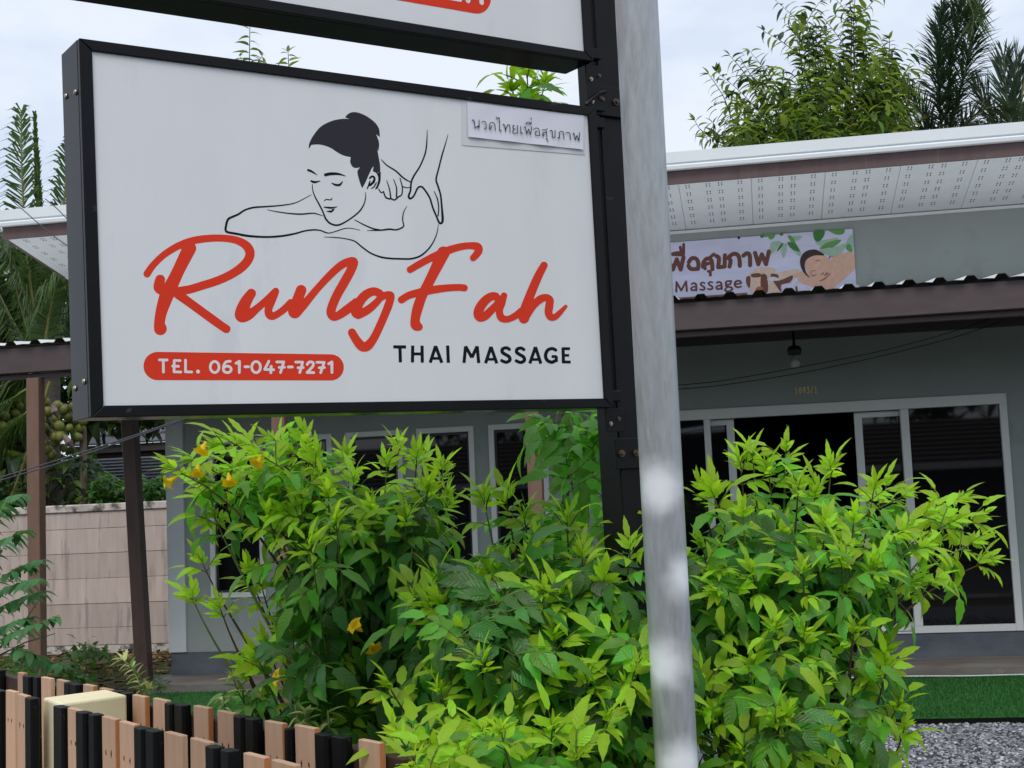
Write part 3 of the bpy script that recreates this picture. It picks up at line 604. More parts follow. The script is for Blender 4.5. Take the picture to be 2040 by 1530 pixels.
# soffit panels, each its own board, with stamped vents
def sofz(w): return EZ0+.004+(4.155-EZ0)*(w-EW-.03)/(HW-EW-.03)
pw = .603; e0 = onwall(1497, 356, EW)[0]; k0 = math.floor((EL-e0)/pw)
slots = MB(); u = e0+k0*pw
panel_edges = []
while u < 4.2:
    a, b = max(u, EL+.032), u+pw-.003
    if b > a+.05:
        w0, w1 = EW+.031, HW-.001
        MB().hexa([hl(a, w0, sofz(w0)), hl(b, w0, sofz(w0)), hl(a, w1, sofz(w1)), hl(b, w1, sofz(w1)), hl(a, w0, sofz(w0)+.01), hl(b, w0, sofz(w0)+.01), hl(a, w1, sofz(w1)+.01), hl(b, w1, sofz(w1)+.01)]).build('soffit_panel', soff, house, bev=.0012)
        for fx in (.12, .40, .57, .84):
            for r_ in range(7):
                wc = EW+.10+r_*.165
                if wc > HW-.05: continue
                for du in (-.013, .013):
                    for dw in (-.022, .022):
                        x, y = u+fx*pw+du, wc+dw
                        if x < EL+.06: continue
                        P = [hl(x-.0042, y-.013, sofz(y-.013)-.0012), hl(x-.0042, y+.013, sofz(y+.013)-.0012), hl(x+.0042, y+.013, sofz(y+.013)-.0012), hl(x+.0042, y-.013, sofz(y-.013)-.0012)]
                        slots.add(P, [(0, 1, 2, 3)])
    u += pw
tag(slots.build('soffit_vents', slotm, house), kind='stuff')
MB().box(U0-.03, 9, HW-.02, HW-.001, 4.125, 4.15, f=hl).build('soffit_trim', trimw, house)
mb = MB(); u = EL+.03
mb.hexa([hl(EL+.031, HW, 4.15), hl(U0-.01, HW, 4.15), hl(EL+.031, HW+7, 3.5), hl(U0-.01, HW+7, 3.5), hl(EL+.031, HW, 4.165), hl(U0-.01, HW, 4.165), hl(EL+.031, HW+7, 3.515), hl(U0-.01, HW+7, 3.515)]); mb.build('side_soffit', soff, house)
# windows
fr = .05
wfm = MB()
for (a, b, c, d) in ((0, WWD, 0, fr), (0, WWD, WZ1-WZ0-fr, WZ1-WZ0), (0, fr, fr, WZ1-WZ0-fr), (WWD-fr, WWD, fr, WZ1-WZ0-fr)): wfm.box(a, b, -.02, .07, c, d)
wme = wfm.mesh('window', alum); pme = MB().box(fr, WWD-fr, .03, .036, fr, WZ1-WZ0-fr).mesh('pane', glass)
sme = MB().box(fr-.002, WWD-fr+.002, .012, .0295, fr, fr+.022).box(fr-.002, WWD-fr+.002, .012, .0295, WZ1-WZ0-fr-.022, WZ1-WZ0-fr).box(fr-.002, fr+.02, .012, .0295, fr+.0225, WZ1-WZ0-fr-.0225).box(WWD-fr-.02, WWD-fr+.002, .012, .0295, fr+.0225, WZ1-WZ0-fr-.0225).mesh('sash', mat('dark_sash', (.03, .03, .03), .4))
for u in WU:
    o = bevel(link('window', wme, house, hl(u, HW, WZ0)), .003)
    link('pane', pme, o); link('sash', sme, o)
# sliding door: frame, fixed lights, slid leaves
door = MB()
D_ = lambda a, b, c, d, w0=-.025, w1=.06: door.box(a, b, HW+w0, HW+w1, c, d, f=hl)
hd = .092
D_(DU0, DU1, DZ1-hd, DZ1); D_(DU1-.062, DU1, DZ0, DZ1-hd-.0005); D_(DU0, DU0+.06, DZ0, DZ1-hd-.0005)
D_(-.464, -.407, DZ0+.061, DZ1-hd-.0005); D_(1.245, 1.315, DZ0+.061, DZ1-hd-.0005)
D_(1.245, DU1-.0625, DZ0, DZ0+.06); D_(DU0+.0605, -.407, DZ0, DZ0+.06); D_(-.4065, 1.2445, DZ0, DZ0+.012)
do = door.build('sliding_door_frame', alum, house, bev=.003)
for a, b in ((1.3155, DU1-.0625), (DU0+.0605, -.4645)): MB().box(a, b, HW+.015, HW+.021, DZ0+.0605, DZ1-hd-.001, f=hl).build('pane', glass, do)
for a, b in ((-.4, -.198), (.856, 1.235)):
    lf = MB(); z0, z1_ = DZ0+.014, DZ1-hd-.004; st = .068
    if a > 0: A, B_ = a, 1.9
    else: A, B_ = -1.2, b
    for (p, q_, c, d) in ((A, A+st, z0, z1_), (B_-st, B_, z0, z1_), (A+st, B_-st, z0, z0+.075), (A+st, B_-st, z1_-.05, z1_)): lf.box(p, q_, HW+.075, HW+.115, c, d, f=hl)
    lo = lf.build('sliding_leaf', alum, house, bev=.003)
    MB().box(A+st, B_-st, HW+.092, HW+.098, z0+.075, z1_-.05, f=hl).build('pane', glass, lo)
# house number in small brass figures
def onw(px, py): 
    u, w, z = onwall(px, py, HW-.004); return u, z
brass = mat('brass_figures', (.80, .66, .28), .5, .5)
q = .0042; NU = onw(1584, 778)[0]; NZ = onw(1605, 783)[1]; cw, ch = .034, .052
def NS(i, pts, f='s'): return (f, [(NU+i+x*cw*.62, NZ+y*ch, q) for x, y in pts])
def cir(cx, cy, rx, ry, n=12): return [(cx+rx*math.cos(2*PI*k/n), cy+ry*math.sin(2*PI*k/n)) for k in range(n+1)]
num = [NS(0, [(.2, .8), (.5, 1), (.5, 0)]), NS(0, [(.2, 0), (.8, 0)]), NS(cw, cir(.5, .5, .42, .5)), NS(2*cw, cir(.5, .7, .4, .3)), NS(2*cw, [(.9, .7), (.85, .3), (.4, 0)]), NS(3*cw, [(.1, .95), (.85, 1), (.45, .58), (.9, .3), (.6, 0), (.1, .05)]),
       NS(4*cw, [(.1, -.1), (.8, 1.1)]), NS(5*cw, [(.2, .8), (.5, 1), (.5, 0)]), NS(5*cw, [(.2, 0), (.8, 0)])]
printed('house_number', num, .0022, lambda x, z: hl(x, HW-.004, z), brass, house)

# ------------------------------------------------------------------ banner on the wall above the canopy
BW = HW-.012
def bpx(px, py): u, w, z = onwall(px, py, BW); return u, z
bu1, bzt = bpx(1698.5, 456); bzb = 3.46; bu0 = bu1-2.75; btl = bpx(1340, 477)[1]
bann = thing('banner', H(bu1, BW, bzb), 'lilac printed banner with brown Thai lettering and a resting woman above the canopy', 'banner', rotz=HROT)
def bl(u, z, d=0): return (u-bu1, -.004-d-.006*math.sin((u*7+z*3))*math.sin(u*2.2)-.003*math.sin(z*9+u*4), z-bzb)
bm_ = mat('banner_vinyl', (.62, .62, .80), .5, .35, var=.10, scale=4, stretch=(.6, 1, 3), bump=.05, bscale=8)
nx, nz_ = 60, 12; V = [bl(bu0+(bu1-bu0)*i/nx, bzb+(bzt-bzb)*j/nz_) for j in range(nz_+1) for i in range(nx+1)]
MB().add(V, [(j*(nx+1)+i, j*(nx+1)+i+1, (j+1)*(nx+1)+i+1, (j+1)*(nx+1)+i) for j in range(nz_) for i in range(nx)]).build('banner_sheet', bm_, bann, smooth=True)
def pm(name, c): return mat('print_'+name, c, .5, .3, var=.1, scale=22, stretch=(1, 1, 1))
def bc(pts, k=2.833, x0=1320, y0=420, sm=True, area=False, closed=False):
    P = np.array(pts, float); P = smooth(P, 5, closed) if sm else P
    out = []
    for p in P:
        u, z = bpx(x0+p[0]/k, y0+p[1]/k); out.append((u, z) if P.shape[1] < 3 else (u, z, p[2]/k*.0046))
    return out
def bprint(name, shapes, d, m, step=.004):
    parts = [shapes] if name in ('printed_skin', 'banner_thai_lettering', 'banner_massage_lettering', 'banner_phone_lettering') else [[s_] for s_ in shapes]
    for i, s_ in enumerate(parts): printed(name, s_, step, lambda u, z, q=d+i*.00012: bl(u, z, q), m, bann)
def cb(pts, closed=True): return ('p', bc(pts, 7.286, 1440, 450, True, True, closed))
def cs(pts): return ('s', bc(pts, 7.286, 1440, 450))
lg, mg, pg = pm('dark_leaf', (.055, .20, .05)), pm('leaf', (.13, .32, .09)), pm('pale_leaf', (.34, .50, .38))
sk1, sk2, hr_, lip = pm('skin', (.68, .42, .32)), pm('skin_fold', (.30, .115, .07)), pm('hair', (.045, .025, .025)), pm('lips', (.42, .11, .11))
cnd, wd, wh, orc, brn = pm('candle', (.70, .52, .42)), pm('wood', (.16, .065, .04)), pm('cloth', (.66, .66, .78)), pm('orange_cup', (.45, .13, .05)), pm('brown', (.15, .055, .04))
bprint('printed_pale_leaf', [cb([(700,250),(840,225),(780,330),(690,420)]), cb([(850,330),(920,250),(930,340),(885,470),(850,400)]), cb([(1010,160),(1150,150),(1080,220)]), cb([(1340,240),(1500,200),(1680,180),(1560,260),(1420,290)]), cb([(1400,340),(1640,300),(1780,260),(1720,400),(1560,440)]), cb([(1000,330),(1130,370),(1110,440)]), cb([(1790,240),(1880,130),(1885,370),(1800,330)])], .0015, pg)
bprint('printed_leaf', [cb([(560,170),(600,130),(640,125),(700,118),(760,115),(740,180),(680,200),(650,160)]), cb([(940,140),(1010,160),(1050,230),(1060,290),(980,220)]), cb([(1530,65),(1650,60),(1770,55),(1740,120),(1640,125)]), cb([(1410,330),(1480,260),(1600,215),(1720,205),(1650,280),(1540,330)]), cb([(1790,290),(1850,270),(1880,380),(1800,350)])], .0022, mg)
bprint('printed_dark_leaf', [cb([(540,150),(600,125),(570,180)]), cb([(815,120),(880,105),(860,150)]), cb([(780,370),(850,250),(880,270),(830,340)]), cb([(940,240),(1050,260),(1120,370),(1040,360),(970,310)]), cb([(1320,80),(1470,68),(1460,160),(1390,230),(1330,200)])], .0028, lg)
bprint('printed_candle', [cb([(480,610),(740,615),(750,700),(680,760),(480,680)]), cb([(390,745),(410,680),(555,680),(555,960),(400,960)]), cb([(660,800),(700,740),(830,800),(830,980),(665,970)]), cb([(750,700),(1000,640),(1110,640),(1000,760),(830,780)])], .0020, cnd)
bprint('printed_wood', [cb([(340,750),(400,740),(390,900),(345,850)]), cb([(555,720),(640,730),(650,960),(560,950)]), cb([(420,700),(540,690),(545,742),(425,748)]), cb([(690,720),(800,710),(830,790),(1010,720),(980,820),(850,860),(840,960)]), cb([(1050,890),(1110,890),(1110,975),(1050,975)])], .0026, wd)
bprint('printed_skin', [cb([(1030,730),(1150,660),(1350,720),(1500,600),(1620,440),(1760,395),(1890,395),(1915,600),(1820,720),(1640,870),(1560,960),(1340,960),(1300,890),(1140,830)]), cb([(1190,500),(1280,440),(1420,420),(1540,480),(1620,600),(1560,720),(1480,790),(1330,780),(1220,660)])], .0026, sk1)
bprint('printed_hair', [cb([(1120,520),(1150,420),(1230,360),(1340,345),(1440,390),(1470,430),(1340,430),(1230,480),(1190,560),(1210,680),(1270,760),(1190,700),(1140,620)])], .0034, hr_)
bprint('printed_face_line', [cs([(1350,560,7),(1350,520,6),(1390,495,5),(1420,520,3)]), cs([(1340,590,5),(1390,590,9),(1425,560,4)]), cs([(1270,690,4),(1310,650,6),(1360,660,3)]), cs([(1280,710,4),(1320,730,8),(1360,700,4)]), cs([(1420,700,5),(1450,700,8),(1465,670,4)]), cs([(1400,800,5),(1470,775,10),(1560,690,6),(1610,600,3)]), cs([(1545,470,10),(1560,440,6),(1600,450,4)])], .0036, sk2)
bprint('printed_lips', [cs([(1480,720,8),(1510,690,16),(1545,670,8)])], .0042, lip)
bprint('printed_cloth', [cb([(870,900),(900,850),(980,860),(1030,760),(1090,770),(1050,860),(1050,960),(960,990),(890,970)]), cb([(1090,840),(1200,880),(1290,960),(1110,975)]), cb([(640,780),(740,740),(830,790),(700,800)]), cb([(1560,965),(1940,850),(1940,960),(1560,1010)])], .0034, wh)
bprint('printed_cup', [cb([(485,900),(580,890),(575,1000),(500,1000)], True)], .0034, orc)
zb0 = bpx(1345, 592)[1]
bprint('printed_strip', [('p', [(bu0+.02, bzb+.003), (bpx(1489, 588)[0], bzb+.003), (bpx(1489, 588)[0], bpx(1489, 583)[1]), (bu0+.02, bpx(1345, 594)[1])])], .0015, pm('strip', (.25, .095, .075)))
r = 11.5
def BK(*p): return ('s', bc(p))
def BL(*p): return ('s', bc(p, sm=False))
def bcirc(x, y, a, b, rr): return BK(*[(x+a*math.cos(2*PI*k/10), y+b*math.sin(2*PI*k/10), rr) for k in range(11)])
bt = [BL((25,268,r),(58,332,r),(80,274,r),(102,332,r),(118,262,r)), BK((52,244,8),(85,236,8),(118,244,8)), BL((119,190,8),(119,240,8)), BL((100,205,8),(104,225,8)), BL((58,248,8),(116,250,8)),
      BK((148,290,r),(166,268,r),(190,272,r),(202,296,r),(200,328,r)), BK((200,328,r),(160,328,r),(146,310,r)), BK((228,316,r),(232,290,r),(252,270,r),(276,282,r),(282,330,r)), BL((262,268,r*.8),(290,246,r*.8)), BK((240,326,r*.9),(236,308,r*.9),(258,298,r*.9)), BK((258,342,8),(268,344,8),(270,364,8)),
      BK((304,256,r),(318,270,r),(314,320,r)), BL((314,320,r),(350,316,r),(352,252,r)), BK((378,316,r),(384,284,r),(374,264,r),(400,244,r),(424,250,r),(434,275,r),(436,312,r)), BK((456,254,r),(476,240,r),(492,254,r),(494,308,r)), BL((522,238,r),(540,302,r),(560,246,r),(584,302,r),(600,230,r))]
bprint('banner_thai_lettering', bt, .0022, brn)
def B2(*p): return ('s', bc(p, 12.75, 1330, 560, True))
def B3(*p): return ('s', bc(p, 12.75, 1330, 560, False))
r = 26
ms = [B3((222,265,r),(226,25,r)), B3((226,25,r),(345,240,r)), B3((345,240,r),(470,10,r)), B3((470,10,r),(488,250,r)),
      B2((610,75,24),(660,52,24),(710,70,26),(728,120,26),(730,235,26)), B2((725,140,22),(640,150,22),(598,195,24),(630,235,24),(690,225,22),(728,190,20)),
      B2((940,50,22),(880,38,22),(840,70,24),(870,115,24),(925,150,24),(940,195,24),(890,225,24),(825,210,22)), B2((1140,35,22),(1080,25,22),(1040,55,24),(1070,100,24),(1125,135,24),(1140,180,24),(1090,212,24),(1025,198,22)),
      B2((1250,45,24),(1300,25,24),(1350,42,26),(1368,90,26),(1374,205,26)), B2((1365,112,22),(1280,122,22),(1238,165,24),(1270,205,24),(1330,195,22),(1368,160,20)),
      B2((1620,5,24),(1560,0,22),(1490,20,24),(1480,70,24),(1530,95,24),(1590,80,24),(1605,35,24)), B2((1500,95,22),(1480,130,22),(1540,150,22),(1620,165,24),(1640,215,24),(1560,260,24),(1470,245,24),(1465,205,22),(1510,165,18)),
      B2((1725,80,22),(1860,62,22),(1845,10,24),(1780,-5,24),(1720,30,26),(1705,90,26),(1740,145,26),(1800,160,24),(1870,140,20))]
bprint('banner_massage_lettering', ms, .0022, brn, .003)
r = 16
tl = [B3((570,470,r),(660,465,r)), B3((615,470,r),(618,560,r)), B2((905,500,r),(920,450,r),(960,440,r),(985,480,r),(970,540,r)), B2((1050,450,r),(1080,430,r),(1100,460,r),(1080,490,r),(1050,470,r)), B2((1140,440,r),(1175,430,r),(1190,470,r),(1150,520,r))]
bprint('banner_phone_lettering', tl, .0024, pm('white_text', (.7, .66, .68)), .003)
MB().lathe([(.012, 0), (.012, .004)], 8, f=lambda a, b, c: tuple(np.array(bl(bpx(1472, 474)[0]+a, bpx(1472, 474)[1]+b, .004+c)))).build('banner_nail', ink, bann)

# ------------------------------------------------------------------ brown steel canopy
brown = mat('brown_painted_steel', (.078, .056, .058), .5, .4, var=.15, scale=5, stretch=(.6, 2, 2), bump=.05, bscale=30)
postm = mat('brown_post_paint', (.17, .098, .068), .5, .4, var=.15, scale=6, stretch=(2, 2, .5), bump=.06, bscale=30)
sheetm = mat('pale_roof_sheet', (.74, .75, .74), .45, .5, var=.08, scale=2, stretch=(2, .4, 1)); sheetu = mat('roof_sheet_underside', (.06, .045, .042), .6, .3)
can = thing('canopy', H(-1.5, 10.6, 0), 'brown steel porch canopy with trapezoid roof sheets in front of the house', 'canopy', rotz=HROT)
def cl(u, w, z): return (u+1.5, w-10.6, z)
CU0, CU1, CW = -8.2, 5.5, 10.5
zf = lambda w: 3.212+(w-CW)*.112
# roof sheets: ribbed, one sheet per .88 m
rib0 = onwall(1513, 594, CW)[0]; pitch = .2185
k = math.floor((CU0-rib0)/(4*pitch)); u = rib0+k*4*pitch
while u < CU1:
    xs = []
    for q_ in range(4):
        b = u+q_*pitch; xs += [(b-pitch+.052, 0), (b-pitch*.5, .004), (b-.052, 0), (b-.026, .032), (b+.026, .032)]
    xs.append((u+3*pitch+.052, 0))
    top = [cl(x, CW-.05, zf(CW-.05)+z+.001*(k % 2)) for x, z in xs]; bot = [cl(x, HW-.015, zf(HW-.015)+z+.001*(k % 2)) for x, z in xs]
    n_ = len(xs)
    lo_ = lambda q: [(a[0], a[1]+.002, a[2]-.003) for a in q]
    mb = MB().add(top+bot, [(i, i+1, n_+i+1, n_+i) for i in range(n_-1)]); tb_, bb_ = lo_(top), lo_(bot)
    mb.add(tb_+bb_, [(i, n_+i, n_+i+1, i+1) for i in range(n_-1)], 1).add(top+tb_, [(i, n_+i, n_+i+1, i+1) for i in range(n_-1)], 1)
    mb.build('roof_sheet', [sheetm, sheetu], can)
    u += 4*pitch; k += 1
bz0 = onwall(1680, 637.5, CW)[2]; 
MB().box(CU0, CU1, CW, CW+.06, bz0, bz0+.215, f=cl).build('front_beam', brown, can, bev=.006)
MB().box(CU0, CU1, CW+.061, CW+.11, bz0-.045, bz0-.001, f=cl).build('beam_flange', brown, can, bev=.003)
for i, w in enumerate((11.1, 11.7, 12.3)): MB().box(CU0, CU1, w, w+.05, zf(w)-.055, zf(w)-.003, f=cl).build('purlin', brown, can)
u = CU0+.2
while u < CU1:
    w0, w1 = CW+.062, HW-.08
    if u > -5.5: MB().hexa([cl(u, w0, zf(w0)-.21), cl(u+.05, w0, zf(w0)-.21), cl(u, w1, zf(w1)-.21), cl(u+.05, w1, zf(w1)-.21), cl(u, w0, zf(w0)-.058), cl(u+.05, w0, zf(w0)-.058), cl(u, w1, zf(w1)-.058), cl(u+.05, w1, zf(w1)-.058)]).build('rafter', brown, can)
    u += 1.28
MB().box(U0, CU1, HW-.075, HW-.014, 3.085, 3.50, f=cl).build('wall_ledger', brown, can)
for px in (72, 1063):
    u = onwall(px, 860 if px > 200 else 900, CW+.06)[0]
    MB().box(u-.055, u+.055, CW+.003, CW+.113, .0, bz0-.046, f=cl).build('post', postm, can, bev=.005)
u = onwall(571, 1350, CW+.06)[0]
MB().box(u-.055, u+.055, CW+.003, CW+.113, .0, bz0-.046, f=cl).build('post', postm, can, bev=.005)
# the leaning side post
a = onplane(259, 845, HB*12.25, HB); b_ = onplane(288.5, 1366, HB*12.25, HB); d = (a-b_)/(a[2]-b_[2]); top = b_+d*(3.35-b_[2]); bot = b_+d*(.1-b_[2])
prp = thing('prop_post', bot, 'dark brown leaning steel post beside the house corner', 'post')
def pp(x, y, t): p = bot+(top-bot)*t+HR*x+HB*y; return p-bot
darkpost = mat('dark_brown_post', (.075, .043, .035), .5, .4, var=.2, scale=6, stretch=(2, 2, .5))
MB().hexa([pp(x, y, t) for t in (0, 1) for y in (-.06, .06) for x in (-.065, .065)]).build('shaft', darkpost, prp, bev=.006)
# bulb
c = onplane(1583, 707, HB*11.4, HB); 
lamp = thing('pendant_lamp', c-np.array([0, 0, .085]), 'clear glass bulb in a black socket hanging under the canopy', 'lamp')
blk = mat('black_bakelite', (.012, .012, .012), .4, .4)
MB().lathe([(.006, .36), (.012, .165), (.05, .15), (.06, .12), (.052, .085), (.02, .08)], 14).build('socket', blk, lamp, smooth=True)
bulbm = mat('frosted_bulb_glass', (.30, .30, .27), .12, .5); 
MB().lathe([(.012, .085), (.02, .07), (.038, .04), (.042, .018), (.034, -.008), (.016, -.024), (.003, -.028)], 14).build('bulb', bulbm, lamp, smooth=True)
# canopy cables and garden cables
cab = mat('grey_cable', (.10, .10, .115), .7, .2); cabk = mat('black_cable', (.004, .004, .004), .9, .05)
def cable(pts, r, m, label, D0=None, group=None):
    P = [at(x, y, d_) for x, y, d_ in pts]; ts = np.linspace(0, 1, 40); S_ = smooth(P, 12)
    return tag(MB().tube(S_, r, 6).build('cable', m), label, 'cable', group)
cable([(-120,985,7.5),(0,951,7.3),(120,915,7.1),(230,880,6.9),(330,846,6.7),(440,806,6.5),(560,758,6.3)], .0036, cab, 'upper grey cable of the pair rising from the left edge to the sign', group='garden cables')
cable([(-120,992,7.5),(0,957,7.3),(120,922,7.1),(230,884,6.9),(330,849,6.7),(440,808,6.5),(560,759,6.3)], .0036, cab, 'lower grey cable of the pair rising from the left edge to the sign', group='garden cables')
cable([(1150,786,9.6),(1250,780,9.7),(1345,768,9.8),(1440,758,9.9),(1600,730,10),(1760,698,10.1),(1900,660,10.2),(1990,628,10.25)], .0035, cabk, 'upper thin black wire sagging across the wall above the doors', group='porch wires')
cable([(1150,794,9.6),(1250,788,9.7),(1345,776,9.8),(1440,767,9.9),(1600,742,10),(1760,708,10.1),(1900,672,10.2),(1990,642,10.25)], .0035, cabk, 'lower thin black wire sagging across the wall above the doors', group='porch wires')
cable([(20,396,9),(48,420,9),(80,448,9),(107,470,9),(135,490,9),(190,530,9)], .0036, cab, 'left thin cable slanting across the white eave', group='eave cables')
cable([(90,396,9),(113,415,9),(132,434,9),(165,462,9),(190,482,9)], .0036, cab, 'right thin cable slanting across the white eave', group='eave cables')
hosem = mat('white_hose', (.6, .62, .62), .5, .4)
hp = [H(u, 12.04+.03*math.sin(u*2.3)+.015*math.sin(u*7), .162) for u in np.linspace(-.6, 4.5, 50)]
tag(MB().tube(hp, .006, 6).build('hose', hosem), 'thin white hose lying along the back edge of the green turf', 'hose')
# ------------------------------------------------------------------ picket fences
pick_l = mat('weathered_pink_wood', (.64, .37, .24), .75, .25, var=.3, scale=9, stretch=(6, 6, .35), bump=.25, bscale=60, col2=(.47, .32, .21), obj_rand=.2, spots=(.32, .22, .15), spot_pos=.66, spot_scale=6)
pick_o = mat('orange_cut_wood', (.45, .18, .075), .75, .25, var=.2, scale=8, stretch=(4, 4, .5), obj_rand=.2)
pick_b = mat('black_painted_picket', (.003, .003, .0035), .5, .2, var=.4, scale=10, bump=.15, bscale=50, spots=(.26, .28, .29), spot_pos=.655, spot_scale=16)
rail_m = mat('dark_brown_rail', (.055, .03, .022), .7, .3, var=.4, scale=5, stretch=(.5, .5, 3))
nail = mat('nail_head', (.05, .045, .045), .5, .5, metal=.6)
def fence(label, pA, pB, h, items, group, rails, ext):
    """pA, pB: photo points on the line of the tops; items: (kind, left px, right px, top row)"""
    A, B = onz(*pA, h), onz(*pB, h); d = B-A; d[2] = 0; L_ = np.linalg.norm(d); d /= L_
    nrm = np.array([d[1], -d[0], 0]);  nrm = nrm if nrm @ (CAM-A) > 0 else -nrm       # towards the eye
    A0 = A.copy(); A0[2] = 0
    root = thing('picket_fence', A0, label, 'fence', group); ang = math.atan2(d[1], d[0])
    def s_of(px, py): p = onplane(px, py, A, nrm); return float((p-A) @ d), float(p[2])
    cache = {}
    rngf = random.Random(3)
    def add(kind, s0, s1, top):
        w = s1-s0; th = .018 if kind == 'L' else .032
        if kind == 'L': w = max(w-.012, .05)
        else: w = max(w*.86-.004, .03)
        hgt = top-.04
        key = (kind, round(w, 3))
        mb = MB()
        if kind == 'L':
            mb.box(0, w, -th, 0, 0, hgt)
            if rngf.random() < .6: mb.m[5] = 1
        else:
            c = .007; mb.prism([(c, -th), (w-c, -th), (w, -th+c), (w, -c), (w-c, 0), (c, 0), (0, -c), (0, -th+c)], 0, hgt)
        p = d*s0 + np.array([0, 0, .04]) + nrm*(0 if kind == 'L' else -.002)
        # local frame: x along the fence, y away from the eye
        sg = 1 if np.cross(d, nrm)[2] < 0 else -1
        me = mb.mesh('picket', [pick_l, pick_o] if kind == 'L' else pick_b)
        o = link('picket', me, root, p, (rngf.uniform(-.006, .006), rngf.uniform(-.008, .008), ang)); bevel(o, .002, 1)
        if kind == 'L':
            for zc in (hgt-.10, hgt-.62):
                for xc in (w*.3, w*.68):
                    nb = MB().lathe([(.0035, 0), (.0035, .001)], 6, f=lambda a, b, c: (xc+a, -th-.0003-c, zc+b+rngf.uniform(-.01, .01)))
                    nb.build('nail', nail, o)
        return o
    smax = 0; smin = 9
    for kind, l, r_, t in items:
        s0, zz_ = s_of(l, t); s1, _ = s_of(r_, t)
        add(kind, s0, s1, zz_); smax = max(smax, s1); smin = min(smin, s0)
    # onward, out of the picture, in the same rhythm
    s = smax+.05
    while s < smax+ext:
        for kind, w, g in (('L', .075, .03), ('L', .075, .035), ('B', .05, .008), ('B', .05, .035)):
            add(kind, s, s+w, h); s += w+g
    for z in rails:
        mb = MB(); f = lambda a, b, c: d*a - nrm*b + np.array([0, 0, c])
        mb.box(smin-.6, s, .005, .045, z, z+.07, f=f); mb.build('rail', rail_m, root, bev=.003)
    a = smin-.3
    while a < s:
        mb = MB(); mb.box(a, a+.06, .0455, .105, 0, h-.10, f=lambda x, y, z: d*x-nrm*y+np.array([0, 0, z])); mb.build('fence_post', rail_m, root, bev=.003); a += 1.5
    return root
grp = 'picket fences of pink and black pickets'
fence('rear row of pink and black pickets with dark brown rails, passing behind the cream block', (44, 1337), (728, 1470), 1.06,
      [('B', -8, 14, 1331), ('L', 44, 58, 1338), ('B', 61, 77, 1344), ('B', 76, 89, 1346), ('L', 93, 114, 1347), ('L', 119, 141, 1352), ('B', 141, 156, 1357), ('B', 152, 172, 1360), ('L', 176, 199, 1362), ('L', 208, 232, 1369),
       ('B', 236, 254, 1374), ('B', 255, 272, 1377), ('L', 275, 303, 1382), ('L', 314, 344, 1389), ('B', 345, 362, 1398), ('B', 362, 385, 1401), ('L', 396, 429, 1404), ('L', 442, 478, 1413), ('B', 480, 503, 1423), ('B', 504, 530, 1428),
       ('L', 543, 583, 1434), ('B', 584, 599, 1448), ('L', 600, 644, 1443), ('B', 645, 675, 1457), ('B', 677, 709, 1463), ('L', 728, 776, 1471)], grp, (.10, .48, .955), .0)
fence('front row of pink and black pickets standing before the cream block', (217, 1424), (553, 1510), 1.085,
      [('B', -30, -10, 1362), ('B', -6, 17, 1371), ('L', 20, 40, 1374), ('L', 46, 67, 1380), ('B', 65, 82, 1387), ('B', 122, 145, 1404), ('L', 146, 172, 1408), ('B', 169, 190, 1415), ('B', 191, 208, 1420), ('L', 216, 246, 1424), ('L', 253, 287, 1434),
       ('B', 285, 307, 1445), ('B', 306, 330, 1450), ('L', 341, 378, 1456), ('L', 387, 427, 1468), ('B', 428, 454, 1483), ('B', 455, 480, 1490), ('L', 496, 543, 1498), ('L', 553, 604, 1511)], grp, (.10, .50, .72), .0)
# cream concrete block
crm = mat('cream_painted_concrete', (.84, .76, .52), .85, .2, var=.08, scale=3, stretch=(1, 1, .4), bump=.8, bscale=14, col2=(.78, .68, .42), spots=(.58, .46, .22), spot_pos=.55, spot_scale=4)
T4 = [onz(x, y, 1.07) for x, y in ((85, 1390), (122, 1402), (253, 1384))]
ea = T4[0]-T4[1]; eb = T4[2]-T4[1]; 
pier = MB(); P = [T4[1], T4[1]+ea, T4[1]+eb, T4[1]+ea+eb]
pier.hexa([np.array([p[0], p[1], 0]) for p in P]+[np.array([p[0], p[1], 1.07]) for p in P])
o = pier.build('concrete_block', crm); bevel(o, .008, 2); tag(o, 'cream painted concrete pier between the two rows of pickets', 'pier')
# reddish board at the foot of the post
rb = mat('red_stained_board', (.33, .10, .055), .7, .3, var=.25, scale=6, stretch=(3, 3, .6), bump=.2, bscale=50)
a, b_ = at(1192, 1531, 3.72), at(1269, 1517, 3.86); a0 = np.array([a[0], a[1], 0]); b0 = np.array([b_[0], b_[1], 0]); dv = (b0-a0)/np.linalg.norm(b0-a0); nv = np.array([-dv[1], dv[0], 0])
mb = MB(); mb.hexa([a0, b0, a0+nv*.03, b0+nv*.03, a0+[0, 0, a[2]], b0+[0, 0, a[2]], a0+nv*.03+[0, 0, a[2]], b0+nv*.03+[0, 0, a[2]]]); o = mb.build('wooden_board', rb, bev=.003); tag(o, 'red stained upright board beside the black post at the bottom edge', 'board')

